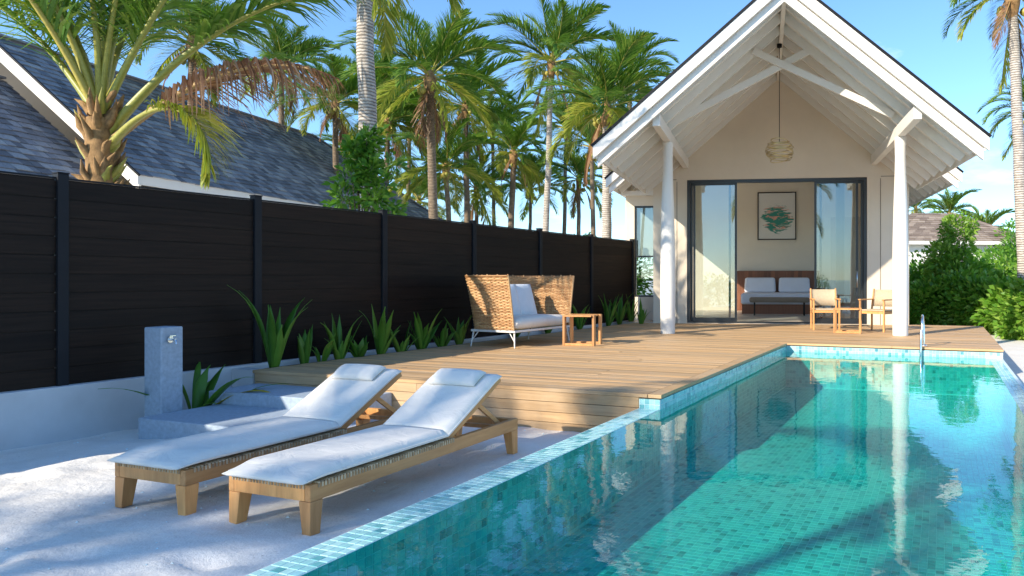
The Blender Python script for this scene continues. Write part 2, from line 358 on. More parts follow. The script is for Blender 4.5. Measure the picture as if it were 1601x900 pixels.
def tile_mesh(t=.002):
    b = MB(); e = .002; h = T_ / 2
    b.add([(-h, -h, 0), (h, -h, 0), (h, h, 0), (-h, h, 0), (-h + e, -h + e, t), (h - e, -h + e, t), (h - e, h - e, t), (-h + e, h - e, t)],
          [(4, 5, 6, 7), (0, 1, 5, 4), (1, 2, 6, 5), (2, 3, 7, 6), (3, 0, 4, 7)])
    return b
tm = tile_mesh().mesh('tile', M['tile'])
class Tiles:
    def __init__(s): s.items = []
    def sheet(s, o, a, b, n, na, nb): 
        for i in range(na):
            for j in range(nb): s.items.append((Vector(o) + Vector(a) * (i + .5) * P_ + Vector(b) * (j + .5) * P_, Vector(a), Vector(b), Vector(n)))
tl = Tiles()
nl = int((PYD - .01 - PY0 + .2) / P_)
tl.sheet((PXL - .196, PYD - .012 - nl * P_, CT), (1, 0, 0), (0, 1, 0), (0, 0, 1), 4, nl)
tr_ = Tiles(); nr = int((PY1 - PY0 + .2) / P_)
tr_.sheet((PXR, PY1 - nr * P_, CT), (1, 0, 0), (0, 1, 0), (0, 0, 1), 3, nr)
def flat_tiles(items, name, parent):
    b = MB(); h = T_ / 2; e = .002
    for c, a, bb, n in items:
        P = [c - a * h - bb * h, c + a * h - bb * h, c + a * h + bb * h, c - a * h + bb * h]
        g = h - e; Q = [c - a * g - bb * g + n * .002, c + a * g - bb * g + n * .002, c + a * g + bb * g + n * .002, c - a * g + bb * g + n * .002]
        b.add(P + Q, [(4, 5, 6, 7), (0, 1, 5, 4), (1, 2, 6, 5), (2, 3, 7, 6), (3, 0, 4, 7)])
    o = b.build(name, M['tile'], parent); o['kind'] = 'stuff'; return o
tl.items.sort(key=lambda q: (q[0] - Vector((-2.2, 2.0, 0))).length)
seen = [q for q in tl.items if q[0].y > 1.75]; rest = [q for q in tl.items if q[0].y <= 1.75]
for c, a, b, n in seen[:290]: link('coping_tile', tm, pool_o, c, (0, 0, random.Random(int(c.x * 9999 + c.y * 777)).choice([0, 1, 2, 3]) * math.pi / 2))
flat_tiles(seen[290:] + rest, 'coping_tiles', pool_o); flat_tiles(tr_.items, 'edge_tiles', pool_o)
wl = Tiles()
nb = 6
def vert(o, a, n, length, z0, z1):
    k = int((z1 - z0) / P_); wl.sheet((o[0], o[1], z1 - k * P_), a, (0, 0, 1), n, int(length / P_), k)
vert((PXL - .004, PY1 - int((PY1 - PYD) / P_) * P_, 0), (0, 1, 0), (1, 0, 0), PY1 - PYD, FLZ, DZ - .043)      # left wall, deck part
vert((PXL - .004, PY0, 0), (0, 1, 0), (1, 0, 0), PYD - PY0, FLZ, CT - .002)
vert((PXL, PY1 + .004, 0), (1, 0, 0), (0, -1, 0), PXR - PXL, FLZ, DZ - .043)
kk = int((DZ - .043 - CT - .008) / P_)
wl.sheet((PXR, PY1 + .004, DZ - .043 - kk * P_), (1, 0, 0), (0, 0, 1), (0, -1, 0), 3, kk)
vert((PXR + .004, PY0, 0), (0, 1, 0), (-1, 0, 0), PY1 - PY0, FLZ, CT - .002)
wl.sheet((PXL - .004 - 4 * P_, PYD - .006, DZ - .043 - 2 * P_), (1, 0, 0), (0, 0, 1), (0, -1, 0), 4, 2)       # corner block face above the coping
wl.sheet((PXR + .18, PY1 + .2 - int((PY1 + .2 - PY0) / P_) * P_, CT - 8 * P_), (0, 1, 0), (0, 0, 1), (1, 0, 0), int((PY1 - PY0) / P_), 8)
flat_tiles(wl.items, 'wall_tiles', pool_o)
fl = Tiles(); fl.sheet((PXL, PY0, FLZ - .006), (1, 0, 0), (0, 1, 0), (0, 0, 1), int((PXR - PXL) / P_), int((PY1 - PY0) / P_))
fl.items.sort(key=lambda q: (q[0] - Vector((-.9, 2.6, 0))).length)
for c, a, b, n in fl.items[:290]: link('floor_tile', tm, pool_o, c)
flat_tiles(fl.items[290:], 'floor_tiles', pool_o)
wt = MB(); wt.add([(PXL - .001, PY0, WZ), (PXR + .001, PY0, WZ), (PXR + .001, PY1, WZ), (PXL - .001, PY1, WZ)], [(0, 1, 2, 3)])
tag(wt.build('pool_water', M['water']), 'clear teal pool water with small ripples', kind='structure')

# ------------------------------------------------------------------ deck
dk = MB()
def deckl(y): return fencex(y) + .34
dk.hexa([(deckl(PYD) + .05, PYD + .03, -.3), (PXL - .21, PYD + .03, -.3), (PXL - .21, 16.6, -.3), (deckl(16.6) + .05, 16.6, -.3),
         (deckl(PYD) + .05, PYD + .03, DZ - .034), (PXL - .21, PYD + .03, DZ - .034), (PXL - .21, 16.6, DZ - .034), (deckl(16.6) + .05, 16.6, DZ - .034)])
dk.box(PXL - .2, .79, PY1 + .21, 16.6, -.3, DZ - .034)
deck = tag(dk.build('deck', M['dark']), 'timber pool deck of narrow boards in front of the villa', kind='structure')
rng = random.Random(5)
y = PYD - .02; row = 0; BW = .1
EDGE = .13
bmesh_cache = {}
def board(x0, x1, y0, y1, z0, z1, name='board', mat='deck', parent=None):
    L = x1 - x0; b = MB(); b.box(-L / 2, L / 2, -(y1 - y0) / 2, (y1 - y0) / 2, 0, z1 - z0)
    o = b.build(name, M[mat], parent or deck, ((x0 + x1) / 2, (y0 + y1) / 2, z0)); return o
while y < 16.5:
    y1 = y + BW - .005
    xl = deckl(y); xr = (PXL + .012 - EDGE) if y < PY1 - .03 else .83
    if y1 > PY1 - .03 and y < PY1 + .08: xr = PXL + .012 - EDGE if y < PY1 - .03 else .83
    n = 2 if xr - xl < 6 else 3
    cuts = [xl] + sorted(xl + (xr - xl) * ((k + .5 + rng.uniform(-.3, .3)) / (n - 1) if n > 1 else 0) for k in range(n - 1)) + [xr]
    for a, b in zip(cuts, cuts[1:]):
        board(a + (.002 if a != xl else 0), b - (.002 if b != xr else 0), y, y1, DZ - .03, DZ + rng.uniform(-.0015, .0015))
    y += BW; row += 1
yy = PYD - .02
for k, (a, b) in enumerate(((PYD - .02, 7.6), (7.6, 9.4), (9.4, PY1 - .03))):                 # edge board along the pool
    bb = MB(); bb.box(-(EDGE - .006) / 2, (EDGE - .006) / 2, 0, b - a - .004, 0, .031); bb.build('edge_board', M['deck'], deck, (PXL + .014 - EDGE / 2 + .003, a, DZ - .03))
xf0, xf1 = deckl(PYD), PXL - .2
for k in range(4):
    z1 = DZ - .033 - k * .094; z0 = z1 - .089
    for a, b in ((xf0 + .02, -4.9 + .6 * (k % 2)), (-4.896 + .6 * (k % 2), xf1 - .003)):
        board(a, b, PYD - .012 + .0, PYD + .016, z0, z1, 'face_board')
for k in range(4):
    z1 = DZ - .033 - k * .094; b = MB(); b.box(-.012, .012, 0, 5.3, 0, .089); b.build('side_board', M['deck'], deck, (.81, PY1 + .21, z1 - .089))

# ------------------------------------------------------------------ planted wall and fence
FD = Vector((math.sin(R(2.8)), math.cos(R(2.8)), 0))
wall = MB(); wall.box(-.2, 0, -2.2, 16.6, -.5, .396); wall.box(0, .345, 6.0, 16.6, -.5, .335)
wroot = empty('low_garden_wall', (-7.755, 0, 0), -R(2.8))
w_ = MB(); w_.box(-.2, 0, -2.2, 16.4, -.5, .396); w_.build('wall', M['lowwall'], wroot, bevel=.012)
w_ = MB(); w_.box(.003, .42, 5.9, 16.2, -.2, .335); w_.build('soil_bed', M['soil'], wroot); w_ = MB(); w_.box(.003, .335, 5.72, 5.897, -.4, .372); w_.build('bed_kerb', M['lowwall'], wroot)
tag(wroot, 'low rendered concrete wall carrying the dark fence', 'wall')
fence = empty('privacy_fence', (-7.755, 0, .396), -R(2.8)); tag(fence, 'tall dark brown privacy fence of horizontal boards between black posts', 'fence')
posts = [.22, 2.2, 4.158, 6.083, 8.008, 9.955, 11.90, 13.86, 15.85]
for s in posts:
    b = MB(); b.box(-.145, -.055, s - .045, s + .045, 0, 2.315 - .396 + .04); b.box(-.15, -.05, s - .05, s + .05, 2.315 - .396 + .04, 2.315 - .396 + .055); b.build('post', M['black'], fence, bevel=.006)
rngf = random.Random(9)
nbd = 11; bh = (2.305 - .396 - .006) / nbd
for s0, s1 in zip(posts, posts[1:]):
    L = s1 - s0 - .092; b = MB(); b.hexa([(-.012, -L / 2, 0), (.010, -L / 2, 0), (.010, L / 2, 0), (-.012, L / 2, 0), (-.012, -L / 2, bh - .012), (.017, -L / 2, bh - .012), (.017, L / 2, bh - .012), (-.012, L / 2, bh - .012)]); b.box(-.006, .003, -L / 2 + .004, L / 2 - .004, bh - .012, bh + .003); me = b.mesh('board', M['fence'])
    for k in range(nbd):
        o = link('board', me, fence, (-.1 + rngf.uniform(-.001, .001), (s0 + s1) / 2, .002 + k * bh))
    b = MB(); b.box(-.018, .018, -L / 2, L / 2, 0, .016); b.build('top_rail', M['black'], fence, (-.1, (s0 + s1) / 2, .006 + nbd * bh + .002))

# ------------------------------------------------------------------ steps and outdoor shower
b = MB(); b.box(-6.86, -5.2, 4.33, 5.12, -.35, .118); tag(b.build('concrete_step', M['conc'], bevel=.012), 'lower blue grey concrete step at the foot of the shower post', 'step', 'concrete steps up to the deck')
b = MB(); b.box(-7.04, -5.2, 5.124, PYD - .016, -.35, .238); tag(b.build('concrete_step', M['conc'], bevel=.012), 'upper blue grey concrete step against the deck boards', 'step', 'concrete steps up to the deck')
sh = empty('foot_shower', (-7.07, 4.70, -.2), R(4)); tag(sh, 'square blue grey foot shower post with chrome tap', 'shower')
b = MB(); b.box(-.11, .11, -.11, .11, 0, 1.12); b.build('post', M['conc'], sh, bevel=.012)
b = MB(); b.tube([(.112, 0, 0), (.128, 0, 0)], .03, 14); b.tube([(.125, 0, 0), (.19, 0, .0)], .011, 10); b.tube([(.165, 0, .0), (.19, 0, -.002), (.20, 0, -.04)], .009, 8); tp = b.build('tap', M['chrome'], sh, (0, -.03, 1.0))
b = MB(); b.tube([(.15, 0, .0), (.15, 0, .035)], .006, 8); b.bar((.15, -.03, .037), (.15, .03, .037), .012, .008); b.build('handle', M['chrome'], tp)

# ------------------------------------------------------------------ sun loungers
def mattress_mesh(prof, w, th, name, mat, crown=.008):
    """padded slab following a profile (y, z) of its underside; width w, thickness th, rounded edges"""
    b = MB(); rows = []
    nx = 14
    for i, (y, z, ny, nz, k) in enumerate(prof):
        ring = []
        for j in range(nx + 1):
            u = -1 + 2 * j / nx; e = 1 - abs(u) ** 10
            h = th * (.45 + .55 * min(1, e * 3)) * k + crown * (1 - u * u) * k
            ring.append((u * w / 2, y + ny * h, z + nz * h))
        for j in range(nx + 1):
            u = 1 - 2 * j / nx; q = .0 if abs(u) < .99 else .25
            ring.append((u * w / 2, y + ny * th * q * k, z + nz * th * q * k))
        rows.append(ring)
    n = len(rows[0]); V = [p for r in rows for p in r]; F = []
    for i in range(len(rows) - 1):
        for j in range(n): F.append((i * n + j, i * n + (j + 1) % n, (i + 1) * n + (j + 1) % n, (i + 1) * n + j))
    F.append(tuple(range(n))[::-1]); F.append(tuple(range((len(rows) - 1) * n, len(rows) * n))); b.add(V, F, True); return b
def make_lounger():
    root = empty('sun_lounger'); hw = .305; L = 1.98; zb, zt = .185, .275
    for sx in (-1, 1):
        b = MB(); b.box(-.021, .021, 0, L, 0, zt - zb); b.build('side_rail', M['teakx'], root, (sx * (hw - .021), 0, zb), bevel=.004)
        for y in (0.0, L - .075):
            b = MB(); x0, x1 = sx * hw, sx * (hw - .085)
            o0, o1 = (x0, sx * (hw - .06)); s = .012 if y == 0 else -.012
            ya, yb = (y + .0005, y + .085) if y == 0 else (y - .01, y + .0745)
            P = [(o0 - sx * .001, ya + (0 if s > 0 else .02), 0), (o1, ya + (0 if s > 0 else .02), 0), (o1, yb - (.02 if s > 0 else 0), 0), (o0 - sx * .001, yb - (.02 if s > 0 else 0), 0),
                 (o0 - sx * .001, ya, zb - .001), (x1, ya, zb - .001), (x1, yb, zb - .001), (o0 - sx * .001, yb, zb - .001)]
            if sx > 0: P = [P[1], P[0], P[3], P[2], P[5], P[4], P[7], P[6]]
            b.hexa(P); b.build('leg', M['teak'], root, bevel=.003)
    for y in (0.0, L - .042):
        b = MB(); b.box(-hw + .0425, hw - .0425, 0, .042, 0, zt - zb - .003); b.build('end_rail', M['teak'], root, (0, y, zb + .001), bevel=.004)
    b = MB()
    nb_ = 52                                                    # cord wrapped over the rails
    for sx in (-1, 1):
        for k in range(nb_):
            y = .05 + k * (1.15) / nb_; xo = sx * (hw + .0035); xi = sx * (hw - .052)
            b.box(min(xo, xi), max(xo, xi), y, y + .0125, zt + .0005, zt + .007); b.box(min(xo, sx * (hw + .0006)), max(xo, sx * (hw + .0006)), y, y + .0125, zt - .022, zt + .0004)
    for k in range(24):
        x = -hw + .03 + k * (2 * hw - .06) / 24
        b.box(x, x + .0125, -.0035, .055, zt + .0005, zt + .007); b.box(x, x + .0125, -.0035, -.0006, zt - .022, zt + .0004)
    o = b.build('cord_binding', M['cord'], root); o['kind'] = 'stuff'
    b = MB()
    for k in range(34): y = .06 + k * .0335; b.box(-hw + .05, hw - .05, y, y + .02, zt - .006, zt)
    o = b.build('webbing', M['cord'], root); o['kind'] = 'stuff'
    hy, hz = 1.16, zt + .004; A = R(28.5); bl = .73; c, s = math.cos(A), math.sin(A)
    br = empty('backrest', (0, hy, hz), 0, root); br.rotation_euler = (A, 0, 0)
    for sx in (-1, 1):
        b = MB(); b.box(-.017, .017, 0, bl, -.045, 0); b.build('stile', M['teakx'], br, (sx * (hw - .064), 0, 0), bevel=.004)
    for y in (0.01, bl - .04):
        b = MB(); b.box(-hw + .083, hw - .083, y, y + .035, -.04, -.005); b.build('cross_rail', M['teak'], br)
    b = MB()
    for k in range(26): y = .05 + k * .0245; b.box(-hw + .045, hw - .045, y, y + .0125, .0006, .006)
    o = b.build('webbing', M['cord'], br); o['kind'] = 'stuff'
    for sx in (-1, 1):
        b = MB(); b.bar((sx * .2, hy + .47 * c, hz + .47 * s - .045), (sx * .2, hy + .72, zb + .05), .022, .032); b.build('prop', M['teakx'], root)
    b = MB(); b.bar((-hw + .043, hy + .70, zb + .035), (hw - .043, hy + .70, zb + .035), .035, .03); b.build('prop_rail', M['teak'], root)
    prof = []; z0 = zt + .012
    for i in range(31):
        q = i / 30; y = -.045 + q * (hy + .045 - .03); k = min(1, .32 + 5.5 * q)
        prof.append((y, z0, 0, 1, k))
    for i in range(1, 9):
        a = A * i / 8; rr = .06; prof.append((hy - .03 + rr * math.sin(a), z0 + rr * (1 - math.cos(a)), -math.sin(a), math.cos(a), 1 - .10 * math.sin(math.pi * i / 8)))
    yy, zz = prof[-1][0], prof[-1][1]
    for i in range(1, 21):
        q = i / 20; prof.append((yy + c * .70 * q, zz + s * .70 * q, -s, c, min(1, .4 + 5 * (1 - q))))
    mt = mattress_mesh(prof, .60, .058, 'mattress', None).build('mattress', M['fabric'], root)
    for sx in (-1, 1):
        bb = MB(); bb.tube([(sx * .2985, y_ + ny_ * .026 * k_, z_ + nz_ * .026 * k_) for y_, z_, ny_, nz_, k_ in prof[1:-1]], .0042, 6); bb.build('piping', M['fabric'], mt)
    pl = []
    for i in range(13):
        q = i / 12; pl.append((.175 * q, 0, 0, 1, (.35 + .65 * math.sin(math.pi * min(1, max(0, q))) ** .45)))
    p = mattress_mesh(pl, .42, .048, 'pillow', None, .012).build('pillow', M['fabric'], root, (0, yy + c * .475 - s * .066, zz + s * .475 + c * .066), (A, 0, 0))
    return root
l1 = make_lounger(); l1.location = (-3.462, 2.86, 0)
tag(l1, 'teak sun lounger with off white mattress alongside the pool coping', 'sun lounger', 'sun loungers on the sand')
l2 = copy_tree(l1); l2.location = (-4.385, 2.83, 0); l2.rotation_euler = (0, 0, R(.4))
tag(l2, 'teak sun lounger with off white mattress beside the concrete steps', 'sun lounger', 'sun loungers on the sand')

# ------------------------------------------------------------------ wicker sofa
def make_sofa():
    root = empty('wicker_sofa', (-6.16, 9.56, DZ), R(-5)); W_, Dp = 1.42, .80   # long axis along Y, open towards +X
    hx, hy = Dp / 2, W_ / 2
    def path(s, flare):
        # s in 0..1 : front of the -Y side, back, front of the +Y side
        r = .16; pts = []
        segs = [('l', (hx, -hy), (-hx + r, -hy)), ('a', (-hx + r, -hy + r), -90, -180), ('l', (-hx, -hy + r), (-hx, hy - r)), ('a', (-hx + r, hy - r), 180, 90), ('l', (-hx + r, hy), (hx, hy))]
        lens = [Dp - r, r * math.pi / 2, W_ - 2 * r, r * math.pi / 2, Dp - r]; T = sum(lens); d = s * T
        for (sg, l) in zip(segs, lens):
            if d <= l + 1e-6:
                q = d / l
                if sg[0] == 'l':
                    a = Vector(sg[1]); b_ = Vector(sg[2]); p = a.lerp(b_, q); t = (b_ - a).normalized(); n = Vector((-t.y, t.x)) * -1
                    n = Vector((t.y, -t.x)); n = -n if n.dot(p) < 0 and abs(n.dot(p)) > .05 else n
                else:
                    an = R(sg[2] + (sg[3] - sg[2]) * q); n = Vector((math.cos(an), math.sin(an))); p = Vector(sg[1]) + n * r
                return p + n * flare, n, T
            d -= l
        return p, n, T
    z0, z1 = .262, 1.055
    fl_ = lambda z: .13 * ((z - z0) / (z1 - z0)) ** 1.15
    T = path(0, 0)[2]; NS = 46
    for k in range(NS + 1):
        s = k / NS; pts = []
        thick = .016 if k in (0, NS) else .0085
        for i in range(7):
            z = z0 + (z1 + .006 - z0) * i / 6; p, n, _ = path(s, fl_(z)); pts.append((p.x, p.y, z))
        b = MB(); b.tube(pts, thick, 6); 
        if k % 3 == 0: p = Vector(pts[-1]); b.lathe([(.004, -.01), (.012, .002), (.012, .012), (.004, .02)], 8, p)
        b.build('stake', M['wicker'], root)
    b = MB(); rows = 37
    rg = random.Random(3)
    for r_ in range(rows):
        zc = z0 + .012 + (z1 - z0 - .03) * r_ / (rows - 1); pts = []
        for k in range(NS * 2 + 1):
            s = k / (NS * 2); off = .012 * (1 if ((k // 2 + r_) % 2 == 0) else -1) if k % 2 == 0 else 0
            p, n, _ = path(s, fl_(zc) + off); pts.append((p.x, p.y, zc + rg.uniform(-.0015, .0015)))
        # cut into lengths so that canes differ in tone
        i = 0
        while i < len(pts) - 1:
            j = min(len(pts) - 1, i + rg.randint(9, 22)); b.tube(pts[i:j + 1], .0122, 6); i = j
    o = b.build('weave', M['wicker'], root); o['kind'] = 'stuff'
    b = MB(); pts = []
    for zc, rad in ((z1 + .0, .013), (z1 - .05, .010)):
        pts = []
        for k in range(NS + 1): p, n, _ = path(k / NS, fl_(zc) + .016); pts.append((p.x, p.y, zc))
        b.tube(pts, rad, 6)
    b.build('rim', M['wicker'], root)
    b = MB()
    b.box(-hx, hx + .02, -hy, -hy + .035, .225, .258); b.box(-hx, hx + .02, hy - .035, hy, .225, .258); b.box(hx - .015, hx + .02, -hy + .036, hy - .036, .225, .258); b.box(-hx, -hx + .035, -hy + .036, hy - .036, .225, .258)
    b.build('frame', M['wmetal'], root, bevel=.004)
    for sx, sy in ((1, -1), (1, 1), (-1, -1), (-1, 1)):
        b = MB(); cx = sx * (hx - .02); cy = sy * (hy - .04)
        b.tube([(cx, cy, .224), (cx + sx * .03, cy + sy * .03, .0)], [.014, .009], 8); b.tube([(cx - sx * .09, cy, .224), (cx + sx * .012, cy + sy * .018, .1)], .008, 8); b.build('leg', M['wmetal'], root)
    def cushion(w, d, h, name, mat, loc, rot=(0, 0, 0), puff=.02, seg=10):
        b = MB(); V = []; F = []; n = seg
        for side in (1, -1):
            for i in range(n + 1):
                for j in range(n + 1):
                    u = -1 + 2 * i / n; v = -1 + 2 * j / n; e = (1 - abs(u) ** 6) * (1 - abs(v) ** 6)
                    V.append((u * w / 2, v * d / 2, side * (h / 2 * (.55 + .45 * min(1, e * 2.2)) + puff * (1 - u * u) * (1 - v * v))))
        m_ = (n + 1) ** 2
        for i in range(n):
            for j in range(n):
                a = i * (n + 1) + j; q = (a, a + n + 1, a + n + 2, a + 1); F.append(q); F.append(tuple(x + m_ for x in q[::-1]))
        bd = [i * (n + 1) for i in range(n + 1)] + [n * (n + 1) + j for j in range(1, n + 1)] + [i * (n + 1) + n for i in range(n - 1, -1, -1)] + [j for j in range(n - 1, 0, -1)]
        for a, c in zip(bd, bd[1:] + bd[:1]): F.append((a, a + m_, c + m_, c))
        b.add(V, F, True); return b.build(name, M[mat], root, loc, rot)
    cushion(Dp - .02, W_ - .05, .17, 'seat_cushion', 'fabric', (.03, 0, .35), puff=.012)
    for k, y in enumerate((-.28, .12)):
        cushion(.54, .54, .15, 'back_pillow', 'bluefab', (-.16 + .02 * k, y + .02, .66), (0, R(72), R(-14 + 8 * k)), .035)
    return root
tag(make_sofa(), 'high backed wicker sofa with white seat cushion beside the fence', 'sofa')
def side_table(loc, rz, label):
    root = empty('side_table', loc, rz); w, d, h, t, bw = .50, .50, .465, .035, .085
    for sy in (-1, 1):
        y = sy * (d / 2 - bw / 2 - .04)
        for sx in (-1, 1):
            b = MB(); b.box(-t / 2, t / 2, -bw / 2, bw / 2, 0, h); b.build('leg', M['teak'], root, (sx * (w / 2 - t / 2), y, 0), bevel=.003)
        b = MB(); b.box(-w / 2 + t + .001, w / 2 - t - .001, -bw / 2 + .003, bw / 2 - .003, 0, t); b.build('foot_rail', M['teakx'], root, (0, y, .002), bevel=.003)
    for k in range(5):
        y = -d / 2 + .005 + k * (d - .01) / 5
        b = MB(); b.box(-w / 2 + t + .002, w / 2 - t - .002, 0, (d - .01) / 5 - .006, 0, .022); b.build('slat', M['teakx'], root, (0, y, h - .024), bevel=.002)
    tag(root, label, 'table', 'teak side tables'); return root
side_table((-5.17, 9.70, DZ), R(10), 'small square teak side table in front of the wicker sofa')
side_table((-1.66, 13.66, DZ), R(4), 'small square teak side table between the two armchairs')

# ------------------------------------------------------------------ director style armchairs
def armchair(loc, rz, label):
    root = empty('armchair', loc, rz); w, d = .54, .50       # faces -Y
    for sx in (-1, 1):
        b = MB(); b.bar((sx * (w / 2 - .018), -d / 2 + .02, 0), (sx * (w / 2 - .018), -d / 2 + .02, .60), .034, .036, (0, 1, 0)); b.build('leg', M['teak'], root, bevel=.004)
        b = MB(); b.bar((sx * (w / 2 - .018), d / 2 - .03, 0), (sx * (w / 2 - .018), d / 2 - .03, .42), .032, .036, (0, 1, 0)); b.bar((sx * (w / 2 - .018), d / 2 - .03, .42), (sx * (w / 2 - .018), d / 2 + .06, .82), .032, .036, (0, 1, 0), .028, .03); b.build('leg', M['teak'], root, bevel=.004)
        b = MB(); b.box(sx * (w / 2 - .018) - .028, sx * (w / 2 - .018) + .028, -d / 2 - .02, d / 2 + .01, .601, .624); b.build('armrest', M['teakx'], root, bevel=.005)
        b = MB(); b.box(sx * (w / 2 - .018) - .012, sx * (w / 2 - .018) + .012, -d / 2 + .04, d / 2 - .05, .34, .39); b.build('side_rail', M['teakx'], root)
    b = MB(); b.box(-w / 2 + .037, w / 2 - .037, -d / 2 + .005, -d / 2 + .032, .345, .392); b.build('front_rail', M['teak'], root)
    b = MB(); b.box(-w / 2 + .037, w / 2 - .037, d / 2 - .045, d / 2 - .02, .345, .392); b.build('rear_rail', M['teak'], root)
    b = MB(); b.box(-w / 2 + .032, w / 2 - .032, -d / 2 + .033, d / 2 - .05, .394, .424); b.build('seat', M['mesh'], root, bevel=.01)
    b = MB(); n = 8; V = []; F = []
    for i in range(n + 1):
        u = -1 + 2 * i / n
        for z, y in ((.47, d / 2 - .012), (.64, d / 2 + .028), (.80, d / 2 + .062)): V.append((u * (w / 2 - .03), y + .035 * (1 - u * u), z))
        for z, y in ((.80, d / 2 + .062), (.64, d / 2 + .028), (.47, d / 2 - .012)): V.append((u * (w / 2 - .03), y + .035 * (1 - u * u) + .012, z))
    for i in range(n):
        for k in range(6): F.append((i * 6 + k, i * 6 + (k + 1) % 6, (i + 1) * 6 + (k + 1) % 6, (i + 1) * 6 + k))
    F += [tuple(range(6)), tuple(range(n * 6, n * 6 + 6))[::-1]]; b.add(V, F, True); b.build('back_sling', M['mesh'], root)
    tag(root, label, 'chair', 'teak armchairs on the porch')
armchair((-2.20, 14.42, DZ), R(16), 'teak armchair with woven seat and back in front of the bed')
armchair((-1.16, 14.30, DZ), R(-24), 'teak armchair with woven seat and back next to the white porch post')

# ------------------------------------------------------------------ pool grab rail
gr = empty('pool_handrail', (-.28, PY1, DZ)); tag(gr, 'chrome handrail looping from the deck into the pool', 'handrail')
for dx in (0,):
    pts = [(.03, .34, .0), (.025, .345, .30)]
    for i in range(9): a = math.pi * i / 8; pts.append((.02 - .01 * i / 8, .19 + .155 * math.cos(a), .31 + .15 * math.sin(a) ** .8))
    pts += [(.0, .0, .2), (-.005, -.045, 0), (-.01, -.06, -.2), (-.01, -.03, -.26)]
    b = MB(); b.tube(pts, .017, 12); b.build('rail', M['chrome'], gr); b = MB(); b.lathe([(.045, 0), (.045, .008), (.03, .016)], 16, (.03, .34, .0)); b.build('flange', M['chrome'], gr)

